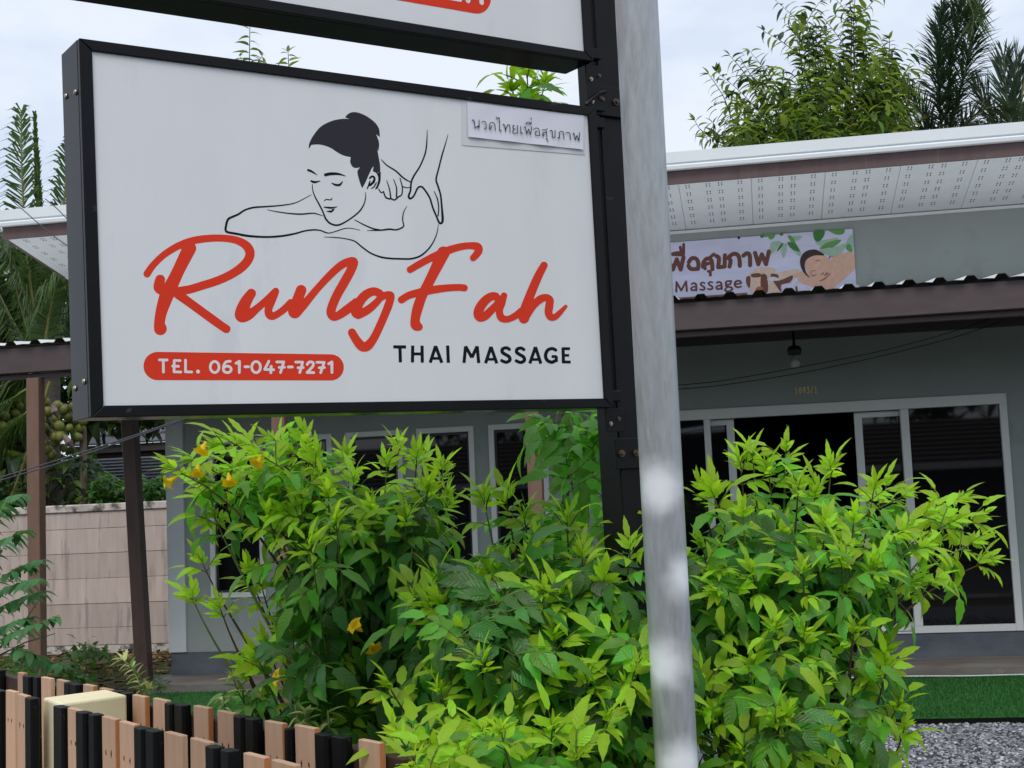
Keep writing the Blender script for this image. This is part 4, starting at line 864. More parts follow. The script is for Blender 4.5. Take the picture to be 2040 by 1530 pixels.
# ------------------------------------------------------------------ concrete panel wall at the back
pan = mat('pinkish_concrete_panel', (.43, .345, .305), .9, .15, var=.12, scale=2, stretch=(4, 1, .5), bump=.25, bscale=40, col2=(.54, .45, .405), spots=(.345, .285, .26), spot_pos=.54, spot_scale=2.4, obj_rand=.09)
pancap = mat('weathered_cap', (.52, .46, .42), .9, .15, var=.3, scale=5, bump=.3, bscale=30, spots=(.10, .095, .08), spot_pos=.50, spot_scale=4)
PW = 18.0
wl = thing('panel_wall', H(-9, PW, 0), 'stained pinkish precast concrete panel wall behind the brown posts', 'wall', rotz=HROT)
wv = lambda u, w, z: (u+9, w-PW, z)
zs = [.11, .346, .677, 1.024, 1.372, 1.714, 1.945]
ub = [onwall(x, 1150, PW)[0] for x in (-160, 66, 352)]
ub = [-13.5, ub[1], ub[2]+.1, ub[2]+2.4]
for a, b in zip(ub[:-1], ub[1:]):
    for c, d in zip(zs[:-1], zs[1:]):
        off = random.uniform(-.006, .006)
        MB().box(a+.004, b-.004, PW+off, PW+.05+off, c+.003, d-.003, f=wv).build('panel', pan, wl, bev=.003)
    MB().box(a-.02, b-.021, PW-.03, PW+.07, 1.947, 2.055, f=wv).build('coping', pancap, wl, bev=.012)
    MB().box(b-.08, b+.08, PW+.051, PW+.18, 0, 2.0, f=wv).build('wall_post', pan, wl, bev=.01)
MB().box(ub[0], ub[-1], PW-.005, PW+.045, 0, .105, f=wv).build('wall_footing', pancap, wl)
MB().box(ub[0], ub[-1], PW+.012, PW+.04, .105, 1.945, f=wv).build('wall_grout', mat('pale_joint', (.50, .44, .40), .9, .1), wl)

# ------------------------------------------------------------------ neighbour with shingle roofs
shing = mat('grey_shingle', (.13, .13, .15), .8, .3, var=.15, scale=12, obj_rand=.16, spots=(.2, .2, .22), spot_pos=.63, spot_scale=6)
nbw = mat('eaves_shade_wall', (.03, .024, .02), .9, .1, var=.4, scale=3)  # eaves shadow between the roof tiers is put into this dark wall colour
NW = 24.0
nb = thing('neighbour_house', H(-10.5, NW, 0), 'neighbour house in painted eaves shade with two tiers of grey shingle roof behind the wall', 'house', rotz=HROT)
nl = lambda u, w, z: (u+10.5, w-NW, z)
def nz(py, w): return onwall(250, py, w)[2]
nu0, nu1 = onwall(30, 900, NW)[0], onwall(640, 900, NW)[0]
for (w0, y0, w1, y1) in ((NW, 970, NW+1.6, 912), (NW+1.9, 884, NW+4.5, 740)):
    z0, z1_ = nz(y0, w0), nz(y1, w1); n_ = 9
    for i in range(n_):
        a, b = i/n_, (i+1)/n_; wa, wb = w0+(w1-w0)*a, w0+(w1-w0)*b; za, zb_ = z0+(z1_-z0)*a, z0+(z1_-z0)*b
        P = [nl(nu0, wa-.02, za), nl(nu1, wa-.02, za), nl(nu0, wb+.02, zb_), nl(nu1, wb+.02, zb_)]; Q = [(p[0], p[1], p[2]+(.035 if k < 2 else .008)) for k, p in enumerate(P)]
        MB().hexa(P+Q).build('shingle_course', shing, nb)
    MB().box(nu0, nu1, w0+.02, w0+.06, z0-.16, z0-.004, f=nl).build('eaves_board', mat('eaves_board', (.10, .085, .08), .8), nb)
MB().box(nu0+.3, nu1-.3, NW+.5, NW+4.3, 0, nz(968, NW)-.02, f=nl).build('wall', nbw, nb)
MB().box(nu0+.3, nu1-.3, NW+1.95, NW+4.3, nz(968, NW)-.015, nz(884, NW+1.9)-.02, f=nl).build('upper_wall', nbw, nb)

# house across the road, seen only as dark reflections in the glass
opp = thing('opposite_house', H(0, -13, 0), 'low house with dark tiled roof across the road, seen in the glass', 'house', rotz=HROT)
ol = lambda u, w, z: (u, w+13, z)
MB().box(-20, 16, -19, -13, 0, 2.5, f=ol).build('wall', mat('opposite_wall', (.17, .165, .16), .8), opp)
for i in range(9):
    a, b = i/9, (i+1)/9; P = [ol(-21, -11.8-4*a, 2.6+1.3*a), ol(17, -11.8-4*a, 2.6+1.3*a), ol(-21, -11.8-4*b, 2.6+1.3*b), ol(17, -11.8-4*b, 2.6+1.3*b)]
    MB().hexa(P+[(p[0], p[1], p[2]+(.1 if k < 2 else .02)) for k, p in enumerate(P)]).build('tile_course', mat('dark_roof_tile', (.035, .03, .03), .6) if i == 0 else bpy.data.materials['dark_roof_tile'], opp)
MB().box(-21, 17, -11.82, -11.7, 2.42, 2.6, f=ol).build('gutter', trimw, opp)
# ------------------------------------------------------------------ leaves
def leaflet(L_, W_, n=7, fold=.25, droop=.5, serr=.10, twist=0., tipx=1.0):
    """blade along +y, upper side +z; returns verts, faces"""
    UVl = [(0, 0)]; V = [(0., 0., 0.)]; y = z = 0.; dt = 1/n; prev = 0
    for i in range(1, n):
        t = i/n; a = -droop*t; y += math.cos(a)*dt*L_; z += math.sin(a)*dt*L_
        w = .5*W_*(math.sin(PI*min(t**.72, 1))**.85)*(1-.25*t)*(1+(serr if i % 2 else -serr))
        tw = twist*t; c, s = math.cos(tw), math.sin(tw)
        for x, up in ((-w, fold*w), (0, 0), (w, fold*w)): V.append((x*c-up*s, y, z+x*s+up*c)); UVl.append(((x > 0)-(x < 0.), t))
    a = -droop; V.append((0, y+math.cos(a)*dt*L_, z+math.sin(a)*dt*L_))
    F = [(0, 2, 1), (0, 3, 2)]
    for i in range(n-2):
        k = 1+3*i; F += [(k, k+1, k+4, k+3), (k+1, k+2, k+5, k+4)]
    k = 1+3*(n-2); e = len(V)-1; F += [(k, k+1, e), (k+1, k+2, e)]
    leaflet.uv = UVl+[(0, 1.)]
    return np.array(V), F
def basis(fwd, up):
    f = np.asarray(fwd, float); f = f/np.linalg.norm(f); x = np.cross(f, up)
    if np.linalg.norm(x) < 1e-3: x = np.cross(f, [1., .1, 0])
    x /= np.linalg.norm(x); u = np.cross(x, f); return np.array([x, f, u]).T
def mat4(pos, B, s=1.):
    m = np.eye(4); m[:3, :3] = B*s; m[:3, 3] = pos; return m
leaflet.uv = []
def adduv(me, uv):
    li = np.empty(len(me.loops), np.int32); me.loops.foreach_get('vertex_index', li)
    me.uv_layers.new(name='leaf').data.foreach_set('uv', uv[li].reshape(-1).astype(np.float32))
class Tmpl:
    def __init__(s): s.V = np.zeros((0, 3)); s.F = []; s.M = []; s.UV = []
    def add(s, V, F, m, B=None, p=None):
        V = np.asarray(V, float)
        if B is not None: V = V @ B.T + p
        k = len(s.V); s.V = np.vstack([s.V, V]); s.F += [tuple(i+k for i in f) for f in F]; s.M += [m]*len(F); s.UV += (list(leaflet.uv) if len(leaflet.uv) == len(V) and m != 3 else [(.5, 0)]*len(V))
    def mesh(s, name, mats):
        me = bpy.data.meshes.new(name); me.from_pydata([tuple(v) for v in s.V], [], s.F)
        for m_ in mats: me.materials.append(m_)
        me.polygons.foreach_set('material_index', s.M); me.polygons.foreach_set('use_smooth', [True]*len(s.F)); me.update(); adduv(me, np.array(s.UV)); return me
def compound(rn, pairs, RL, L_, W_, age, droop=.5, rdroop=.35, ang=55):
    """feather leaf: rachis along +y with leaflet pairs and an end leaflet; material index = age"""
    t = Tmpl(); n = pairs*2+3; P = []; y = z = 0
    for i in range(n+1):
        P.append(np.array([0, y, z])); a = .12-rdroop*i/n; y += math.cos(a)*RL/n; z += math.sin(a)*RL/n
    r = .0011+.0006*(RL > .08)
    mb = MB().tube(P, [r*1.4]*n+[r*.6], 3, cap=False); t.add(mb.v, mb.f, 3)
    for k in range(pairs):
        i = int(n*(.38+.5*k/max(pairs, 1))); d = P[min(i+1, n)]-P[i]; d /= np.linalg.norm(d)
        for sd in (-1, 1):
            th = math.radians(ang-8*k+rn.uniform(-9, 9)); f = d*math.cos(th)+np.array([sd*math.sin(th), 0, rn.uniform(-.25, .05)])
            V, F = leaflet(L_*rn.uniform(.78, 1.0)*(.82+.18*k/pairs), W_*rn.uniform(.85, 1.1), 7, rn.uniform(.05, .22), droop*rn.uniform(.5, 1.5), .09, rn.uniform(-.3, .3))
            t.add(V, F, age, basis(f, np.array([sd*.25*rn.uniform(-.3, 1), 0, 1])), P[i])
    V, F = leaflet(L_*1.12, W_*1.1, 7, rn.uniform(.05, .22), droop*rn.uniform(.6, 1.5), .09, rn.uniform(-.3, .3))
    t.add(V, F, age, basis(P[-1]-P[-2], np.array([0, 0, 1.])), P[-1]); return t
def smooth3(P, n=8):
    P = np.asarray(P, float); k = len(P); out = []
    for i in range(k-1):
        a, b, c, d = P[max(i-1, 0)], P[i], P[i+1], P[min(i+2, k-1)]
        for q in range(n):
            t = q/n; out.append(.5*((2*b)+(c-a)*t+(2*a-5*b+4*c-d)*t*t+(3*b-a-3*c+d)*t**3))
    out.append(P[-1]); return np.array(out)
def pix(p):
    d = np.asarray(p)-CAM; f = d @ AXF
    return CX+FPX*(d @ AXR)/f, CY-FPX*(d @ AXU)/f, f
def foliage(root, tm, meshes, mats, items, limit=300, part='leaf', stuffname='foliage', score=None):
    """items: (template, 4x4 world). The biggest in view become single parts, the rest one joined part"""
    org = np.array(root.location); sc = []
    for t, m in items:
        x, y, f = pix(m[:3, 3]); inside = -30 < x < 2070 and -30 < y < 1560
        s = np.linalg.norm(m[:3, 1])*abs(tm[t].V[:, 1]).max()/max(f, .1)*(1 if inside else .01)
        sc.append(s*(1 if score is None else score(m)))
    od = np.argsort(sc)[::-1]
    for i in od[:limit]:
        t, m = items[i]; m = m.copy(); m[:3, 3] -= org
        o = bpy.data.objects.new(part, meshes[t]); COL.objects.link(o); o.parent = root; o.matrix_local = Matrix(m)
    rest = od[limit:]
    if len(rest):
        VV = []; LV = []; LS = []; LT = []; MI = []; k = 0; ls = 0
        pre = {}
        for t in range(len(tm)):
            lens = np.array([len(f) for f in tm[t].F]); pre[t] = (np.concatenate([np.array(f) for f in tm[t].F]), lens, np.array(tm[t].M))
        for i in rest:
            t, m = items[i]; V = tm[t].V @ m[:3, :3].T + m[:3, 3]-org; VV.append(V)
            li, ln, mi = pre[t]; LV.append(li+k); st = np.concatenate([[0], np.cumsum(ln)[:-1]])+ls; LS.append(st); MI.append(mi); k += len(V); ls += len(li)
        VV = np.vstack(VV); LV = np.concatenate(LV); LS = np.concatenate(LS); MI = np.concatenate(MI)
        me = bpy.data.meshes.new(stuffname); me.vertices.add(len(VV)); me.vertices.foreach_set('co', VV.reshape(-1).astype(np.float32))
        me.loops.add(len(LV)); me.loops.foreach_set('vertex_index', LV.astype(np.int32)); me.polygons.add(len(LS)); me.polygons.foreach_set('loop_start', LS.astype(np.int32))
        for m_ in mats: me.materials.append(m_)
        me.polygons.foreach_set('material_index', MI.astype(np.int32)); me.polygons.foreach_set('use_smooth', np.ones(len(LS), bool)); me.update(calc_edges=True); adduv(me, np.vstack([np.array(tm[items[i][0]].UV) for i in rest]))
        tag(link(stuffname, me, root), kind='stuff')

young = leafmat('young_lime_leaf', (.31, .56, .026), (.62, .95, .035), .47, .42, .35, .28, .08)
midl = leafmat('mid_green_leaf', (.115, .36, .034), (.28, .76, .05), .44, .4, .4, .32, .08)
mature = leafmat('mature_green_leaf', (.048, .17, .024), (.12, .42, .035), .35, .38, .42, .35, .07)
stemg = mat('green_stem', (.12, .17, .04), .6, .3, var=.2); bark = mat('brown_stem', (.10, .065, .04), .85, .2, var=.3, scale=30, bump=.3, bscale=90)
LM = [young, midl, mature, stemg]
rn = random.Random(11); TM = []; AGE = {0: [], 1: [], 2: []}
for i in range(6): AGE[0].append(len(TM)); TM.append(compound(rn, rn.choice((1, 2)), .05, .075, .022, 0, .45, .2, 42))
for i in range(7): AGE[1].append(len(TM)); TM.append(compound(rn, rn.choice((2, 2, 3)), .11, .110, .039, 1, .95, .6, 58))
for i in range(7): AGE[2].append(len(TM)); TM.append(compound(rn, rn.choice((2, 2, 3)), .125, .124, .046, 2, 1.0, .8, 64))
y2 = []
for i in range(5): y2.append(len(TM)); TM.append(compound(rn, rn.choice((1, 2, 2)), .085, .096, .032, 0, .9, .45, 52))
AGE[3] = y2
TMESH = [t.mesh('leaf', LM) for t in TM]
UPV = np.array([0, 0, 1.])
def shoot_leaves(P, items, nodes=9, sp=.052, big=1., old=False, rn=rn, tipdir=None):
    """leaves in opposite pairs along the end of the shoot P (array of points, last = tip)"""
    seg = np.linalg.norm(np.diff(P, axis=0), axis=1); cum = np.concatenate([[0], np.cumsum(seg)]); tot = cum[-1]
    phi = rn.uniform(0, PI); s = tot
    for i in range(nodes):
        if s < tot*.12: break
        j = min(np.searchsorted(cum, s, side='right')-1, len(P)-2); j = max(j, 0); q = P[j]+(P[j+1]-P[j])*((s-cum[j])/max(seg[j], 1e-6)); T_ = (P[j+1]-P[j])/max(seg[j], 1e-6)
        a = np.cross(T_, UPV); a = a/np.linalg.norm(a) if np.linalg.norm(a) > .05 else np.array([1., 0, 0]); b = np.cross(T_, a)
        for sd in (0, PI):
            if i > 1 and rn.random() < .2: continue
            ph = phi+sd+rn.uniform(-.25, .25); r_ = math.cos(ph)*a+math.sin(ph)*b
            if old: age, th, sz = (1 if old == 'mid' else (2 if rn.random() < .8 else 1)), rn.uniform(60, 100), rn.uniform(.85, 1.15)
            elif i == 0: age, th, sz = 0, rn.uniform(12, 30), rn.uniform(.8, 1.1)
            elif i == 1: age, th, sz = rn.choice((0, 3)), rn.uniform(32, 58), rn.uniform(.85, 1.1)
            elif i == 2: age, th, sz = rn.choice((3, 3, 1)), rn.uniform(52, 80), rn.uniform(.9, 1.15)
            elif i <= 4: age, th, sz = (1 if rn.random() < .7 else 3), rn.uniform(66, 94), rn.uniform(.85, 1.1)
            else: age, th, sz = (2 if rn.random() < .55+.06*i else 1), rn.uniform(78, 112), rn.uniform(.85, 1.15)
            th = math.radians(th); f = T_*math.cos(th)+r_*math.sin(th)
            f = f+UPV*(-.06*i if i > 2 else .05) ; f /= np.linalg.norm(f)
            up = UPV+.35*np.array([rn.uniform(-1, 1), rn.uniform(-1, 1)-1.1, 0])-.35*T_*(0 if i > 3 else -1)
            k = rn.choice(AGE[age]); items.append((k, mat4(q, basis(f, up), sz*big*rn.uniform(.72, 1.12))))
        if i == 0 and not old:
            for _ in range(1):
                f = T_+.25*np.array([rn.uniform(-1, 1), rn.uniform(-1, 1), .3]); items.append((rn.choice(AGE[0]), mat4(q, basis(f, np.array([rn.uniform(-1, 1), rn.uniform(-1, 1), .4])), rn.uniform(.5, .8))))
        phi += PI/2; s -= sp*(.35+.16*min(i, 5))*rn.uniform(.85, 1.15)
def path(root, tip, rn, lift=.55, dirv=None):
    root, tip = np.asarray(root, float), np.asarray(tip, float); h = tip[2]-root[2]
    c1 = root+np.array([(tip[0]-root[0])*.15, (tip[1]-root[1])*.15, h*lift]); c2 = tip-(np.array([(tip[0]-root[0])*.25, (tip[1]-root[1])*.25, max(h, .2)*.22]) if dirv is None else np.asarray(dirv)*.5)
    ts = np.linspace(0, 1, 14)[:, None]
    return (1-ts)**3*root+3*(1-ts)**2*ts*c1+3*(1-ts)*ts**2*c2+ts**3*tip
def flower_mesh(yel):
    mb = MB(); n = 10; prof = [(.003, 0), (.006, .010), (.009, .022), (.012, .034), (.017, .040)]
    V = [(r_*math.cos(2*PI*k/n), r_*math.sin(2*PI*k/n), z) for r_, z in prof for k in range(n)]
    F = [(i*n+k, i*n+(k+1) % n, (i+1)*n+(k+1) % n, (i+1)*n+k) for i in range(len(prof)-1) for k in range(n)]
    b = (len(prof)-1)*n; e = len(V)
    for k in range(n): a = 2*PI*k/n; rr = .031 if k % 2 == 0 else .022; V.append((rr*math.cos(a), rr*math.sin(a), .040-.006*(k % 2 == 0)))
    F += [(b+k, b+(k+1) % n, e+(k+1) % n, e+k) for k in range(n)]
    return mb.add(V, F).mesh('flower', yel, True)
yel = leafmat('yellow_petal', (.95, .66, .008), (.98, .70, .012), .3, .5, .3, .12)
FLM = flower_mesh(yel)
def shrub(name, label, cat, base, tips, seed, fill=40, fillbox=None, group=None, trunk=.022, flowers=(), bigmul=1., score=None):
    rn = random.Random(seed); root = thing(name, base, label, cat, group); items = []; base = np.array(base, float)
    paths = []
    for tp in tips:
        px, py, D = tp[:3]; dirv = (np.array([-.9, -.1, .42]) if px < 600 and py < 1000 else (np.array([.9, -.05, .30]) if px > 1780 and py < 1200 else None)); nn = tp[3] if len(tp) > 3 else (rn.randint(4, 6) if (px < 560 or px > 1790) else rn.randint(5, 7))
        tip = at(px, py+36, D+rn.uniform(-.12, .12)); b = base+np.array([rn.uniform(-.12, .12), rn.uniform(-.12, .12), 0])
        P = path(b, tip, rn, rn.uniform(.4, .65), dirv); (paths.append(P) if len(tp) < 4 and 560 < px < 1760 else None)
        MB().tube(P, list(np.linspace(trunk*rn.uniform(.3, .5), .0022, len(P))), 5, cap=False).build('branch', bark if rn.random() < .5 else stemg, root, smooth=True, rel=base)
        shoot_leaves(P, items, nn, rn.uniform(.072, .09), bigmul*rn.uniform(.92, 1.08), rn=rn)
    for i in range(fill):
        P0 = rn.choice(paths); j = rn.randint(5, len(P0)-3); q = P0[j]
        if fillbox is not None and rn.random() < .75:
            px, py, D = rn.uniform(*fillbox[0]), rn.uniform(*fillbox[1]), rn.uniform(*fillbox[2]); tip = at(px, py, D)
            j = int(np.argmin([np.linalg.norm(p[j2]-tip) for p in paths for j2 in (6,)])); pj = paths[j]; q = pj[rn.randint(4, 8)]
        else: tip = q+np.array([rn.uniform(-.3, .3), rn.uniform(-.3, .3), rn.uniform(-.12, .08)])
        ts = np.linspace(0, 1, 7)[:, None]; c = (q+tip)/2+UPV*.08
        P = (1-ts)**2*q+2*(1-ts)*ts*c+ts**2*tip
        MB().tube(P, list(np.linspace(.004, .0018, 7)), 4, cap=False).build('branch', stemg, root, smooth=True, rel=base)
        shoot_leaves(P, items, rn.randint(3, 6), .085, bigmul, old=rn.random() < .72, rn=rn)
    MB().tube([base-[0, 0, .05], base+[0, .01, .25], base+[.01, 0, .5]], [trunk*1.3, trunk, trunk*.7], 8).build('trunk', bark, root, smooth=True, rel=base)
    for (px, py, D, dx, dy) in flowers:
        p = at(px, py, D)-base; d = Vector((dx, -.5, dy)); o = link('flower', FLM, root, p, d.to_track_quat('Z', 'Y').to_euler(), (1.05,)*3)
    foliage(root, TM, TMESH, LM, items, 300, score=score)
    return root
def gnd(px, D): p = at(px, 1000, D); return np.array([p[0], p[1], 0.])
# left shrub, with the flowers
tipsL = [(610,850,4.9),(460,845,4.85,6),(500,905,4.75,6),(420,925,4.75,5),(540,925,4.7,6),(655,960,4.6),(580,990,4.55),(548,842,5.0),(440,862,4.8,6),(392,884,4.7,6),(520,872,4.75,6),(585,868,4.8,6),(628,890,4.75,6),(480,935,4.7,5),(560,950,4.6,6),(352,902,4.7,4),(500,850,4.9),(470,905,4.7,5),(420,960,4.8,3),(640,930,4.7),(705,935,4.8),(690,880,5.0),(560,905,4.7),(600,960,4.5),
         (792,862,4.9,6),(770,900,4.8,5),(845,885,4.95,5),(882,905,4.9,5),(890,960,4.8,5),(850,950,4.7),(810,1000,4.6),(740,985,4.6),(405,1090,4.9,2),(500,1112,4.8,3),(520,1128,4.8,3),(385,1160,4.8,2),(440,1180,4.7,2),(530,1250,4.7,4),
         (490,1300,4.7,3),(520,1290,4.6,4),(590,1330,4.6),(565,1210,4.6),(640,1290,4.5),(540,1010,4.5),(430,1000,4.7,3),(830,880,4.9),(670,1010,4.45),(620,1060,4.4),(700,1390,4.55),(610,1400,4.7)]
shrub('flowering_shrub', 'leafy green shrub with yellow trumpet flowers below the left of the sign', 'shrub', gnd(700, 4.95), tipsL, 21, 90, ((630, 890), (1000, 1440), (4.5, 5.2)), 'yellow trumpet shrubs', .03,
      [(353,950,4.62,-.7,-.5),(410,880,4.6,-.3,-.9),(396,924,4.6,-.1,-.9),(455,942,4.55,.2,-1.),(524,908,4.6,-.4,-.6),(572,1352,4.42,-.8,.2),(592,1354,4.42,.8,.1),(745,1372,4.3,.3,-.7),(722,1258,4.3,-.5,.5),(735,1275,4.35,.4,-.6)])
# the tall sapling: its stem passes behind the sign
base = gnd(1128, 4.75); tb_ = [(1050,150,4.6),(1020,182,4.6),(1085,172,4.6),(1055,200,4.65)]
tipsM = [(1150,875,4.5),(1190,870,4.5),(1105,860,4.6),(1185,930,4.4),(1140,950,4.35)]
rt_ = thing('tall_sapling', base, 'tall slender sapling rising behind the sign with leaves above and below it', 'sapling', 'yellow trumpet shrubs'); items = []
trunkP = smooth3([base, at(1128, 1300, 4.75), at(1122, 1080, 4.75), at(1130, 900, 4.75), at(1105, 700, 4.72), at(1075, 450, 4.68), at(1052, 215, 4.65)])
MB().tube(trunkP, list(np.linspace(.017, .005, len(trunkP))), 7).build('trunk', bark, rt_, smooth=True, rel=base)
for (px, py, D) in tb_:
    P = path(trunkP[-3], at(px, py, D), rn, .5); MB().tube(P, list(np.linspace(.004, .002, len(P))), 4, cap=False).build('branch', stemg, rt_, rel=base); shoot_leaves(P, items, 5, .05, 1.0)
for (px, py, D) in tipsM:
    st = trunkP[np.argmin(np.abs(trunkP[:, 2]-at(px, py-30, D)[2]))]; tip = at(px, py+25, D); ts = np.linspace(0, 1, 9)[:, None]; c = (st+tip)/2+UPV*.14
    P = (1-ts)**2*st+2*(1-ts)*ts*c+ts**2*tip; MB().tube(P, list(np.linspace(.004, .002, 9)), 4, cap=False).build('branch', stemg, rt_, rel=base); shoot_leaves(P, items, 4, .08, 1.0, old='mid')
for i in range(9):
    st = trunkP[rn.randint(8, 24)]; tip = st+np.array([rn.uniform(-.1, .22), rn.uniform(-.25, .1), rn.uniform(-.1, .1)]); ts = np.linspace(0, 1, 7)[:, None]; c = (st+tip)/2+UPV*.1
    P = (1-ts)**2*st+2*(1-ts)*ts*c+ts**2*tip; shoot_leaves(P, items, 5, .08, 1.0, old='mid')
foliage(rt_, TM, TMESH, LM, items, 300)
# middle shrub
tipsC = [(965,965,4.5,4),(1010,968,4.5,5),(1045,1000,4.45),(1130,1010,4.3),(1235,985,4.2),(1275,1015,4.1),(1225,1040,4.15),(1160,1080,4.1),(1058,1095,4.1),(1000,1115,4.2),(1075,1060,4.2),(935,1155,4.1),(872,1128,4.2),(828,1160,4.1),(860,1180,4.0),
         (1255,1065,4.05),(1185,1240,3.85),(1105,1245,3.9),(1000,1262,3.85),(962,1290,3.8),(920,1260,3.95),(1082,1310,3.75),(1170,1325,3.7),(960,1345,3.7),(1030,1380,3.6),(1240,1255,3.8),(1262,1305,3.75),(1210,1400,3.6),(1100,1420,3.55),
         (900,1430,3.45),(960,1425,3.4),(1000,1430,3.4),(870,1475,3.25),(930,1480,3.25),(800,1440,3.6),(830,1500,3.2),(1030,1490,3.4),(1150,1480,3.5),(1240,1340,3.7),(880,1350,3.8),(900,1220,4.0),(1120,1170,4.0),(1200,1140,4.0),(780,1340,3.9)]
shrub('leafy_shrub', 'dense green shrub with lime shoots in front of the black post', 'shrub', gnd(1080, 4.35), tipsC, 33, 60, ((820, 1290), (1120, 1520), (3.7, 4.5)), 'yellow trumpet shrubs', .03)
# right shrub
tipsR = [(1400,945,4.6),(1425,960,4.6),(1500,872,4.7),(1475,890,4.7),(1565,868,4.75),(1530,900,4.6),(1655,905,4.7),(1625,945,4.6),(1590,940,4.5),(1765,935,4.75),(1740,945,4.6),(1795,955,4.7),(1850,990,4.7),(1905,962,4.75),(1945,1000,4.8),(1885,1010,4.6),(1930,1050,4.7),
         (1960,1085,4.7),(1830,1060,4.5),(1790,1030,4.4),(1700,1010,4.4),(1645,1020,4.3),(1560,1040,4.3),(1480,1000,4.4),(1400,1060,4.4),(1680,1085,4.2),(1600,1110,4.2),(1500,1110,4.2),(1740,1100,4.3),(1800,1130,4.4),(1850,1130,4.5),(1425,1130,4.3),
         (1545,1225,4.0),(1600,1232,4.0),(1450,1220,4.1),(1700,1230,4.2),(1760,1270,4.3),(1765,1300,4.3),(1725,1330,4.2),(1790,1370,4.3),(1800,1420,4.3),(1775,1490,4.2),(1740,1520,4.1),(1425,1400,3.9),(1545,1395,3.9),(1570,1400,3.9),(1480,1470,3.8),(1650,1440,4.0),(1400,1320,4.0),(1630,1340,4.0),(1500,1300,4.0)]
shrub('spreading_shrub', 'wide bright green shrub right of the galvanised pipe in front of the doors', 'shrub', gnd(1540, 4.75), tipsR, 45, 60, ((1400, 1640), (1080, 1440), (4.1, 5.0)), 'yellow trumpet shrubs', .03)
# ------------------------------------------------------------------ trees behind the house
def simple(L_, W_, droop, fold=.25, n=5, m=0, serr=0.):
    t = Tmpl(); V, F = leaflet(L_, W_, n, fold, droop, serr); t.add(V, F, m); return t
tl1 = leafmat('tree_leaf_light', (.17, .25, .030), (.34, .46, .05), .42, .4, .35, .3); tl2 = leafmat('tree_leaf_mid', (.085, .15, .03), (.2, .34, .04), .38, .4, .35, .3); tl3 = leafmat('tree_leaf_dark', (.022, .048, .016), (.05, .11, .02), .25, .4, .35, .3)
TLM = [tl1, tl2, tl3]
TT = [simple(.26, .10, d_, .3, 5, m_) for m_ in (0, 1, 2) for d_ in (.5, .9, 1.3)]
TTM = [t.mesh('leaf', TLM) for t in TT]
treebark = mat('grey_brown_bark', (.085, .065, .05), .9, .2, var=.3, scale=8, bump=.3, bscale=30)
def leafy_branch(items, P, rn, sp=.085, shade=(0, 1, 1, 2), size=1., start=.15, curl=.2):
    P = smooth3(P, 8); seg = np.linalg.norm(np.diff(P, axis=0), axis=1); cum = np.concatenate([[0], np.cumsum(seg)]); s = cum[-1]*start; k = 0
    side = np.array([AXR[0], AXR[1], 0])
    while s < cum[-1]:
        j = min(np.searchsorted(cum, s, side='right')-1, len(P)-2); q = P[j]+(P[j+1]-P[j])*((s-cum[j])/max(seg[j], 1e-6)); T_ = (P[j+1]-P[j])/max(seg[j], 1e-6)
        a = np.cross(T_, np.array([0, -1., .2])); a /= (np.linalg.norm(a)+1e-6)
        f = a*(1 if k % 2 else -1)*1.1+T_*rn.uniform(.1, .6)+np.array([rn.uniform(-.2, .2), rn.uniform(-.4, .4), rn.uniform(-.1, .3)])
        items.append((rn.choice(shade)*3+rn.randint(0, 2), mat4(q, basis(f, UPV+.2*np.array([rn.uniform(-1, 1), rn.uniform(-1, 1), 0])), size*rn.uniform(.8, 1.15)*(1-.35*max(0, s/cum[-1]-.8)/.2)))); s += sp*rn.uniform(.75, 1.25); k += 1
    for _ in range(3): items.append((rn.choice(shade)*3, mat4(P[-1], basis(P[-1]-P[-3]+np.array([rn.uniform(-.1, .1), 0, rn.uniform(-.1, .1)]), UPV), size*.6)))
    return P
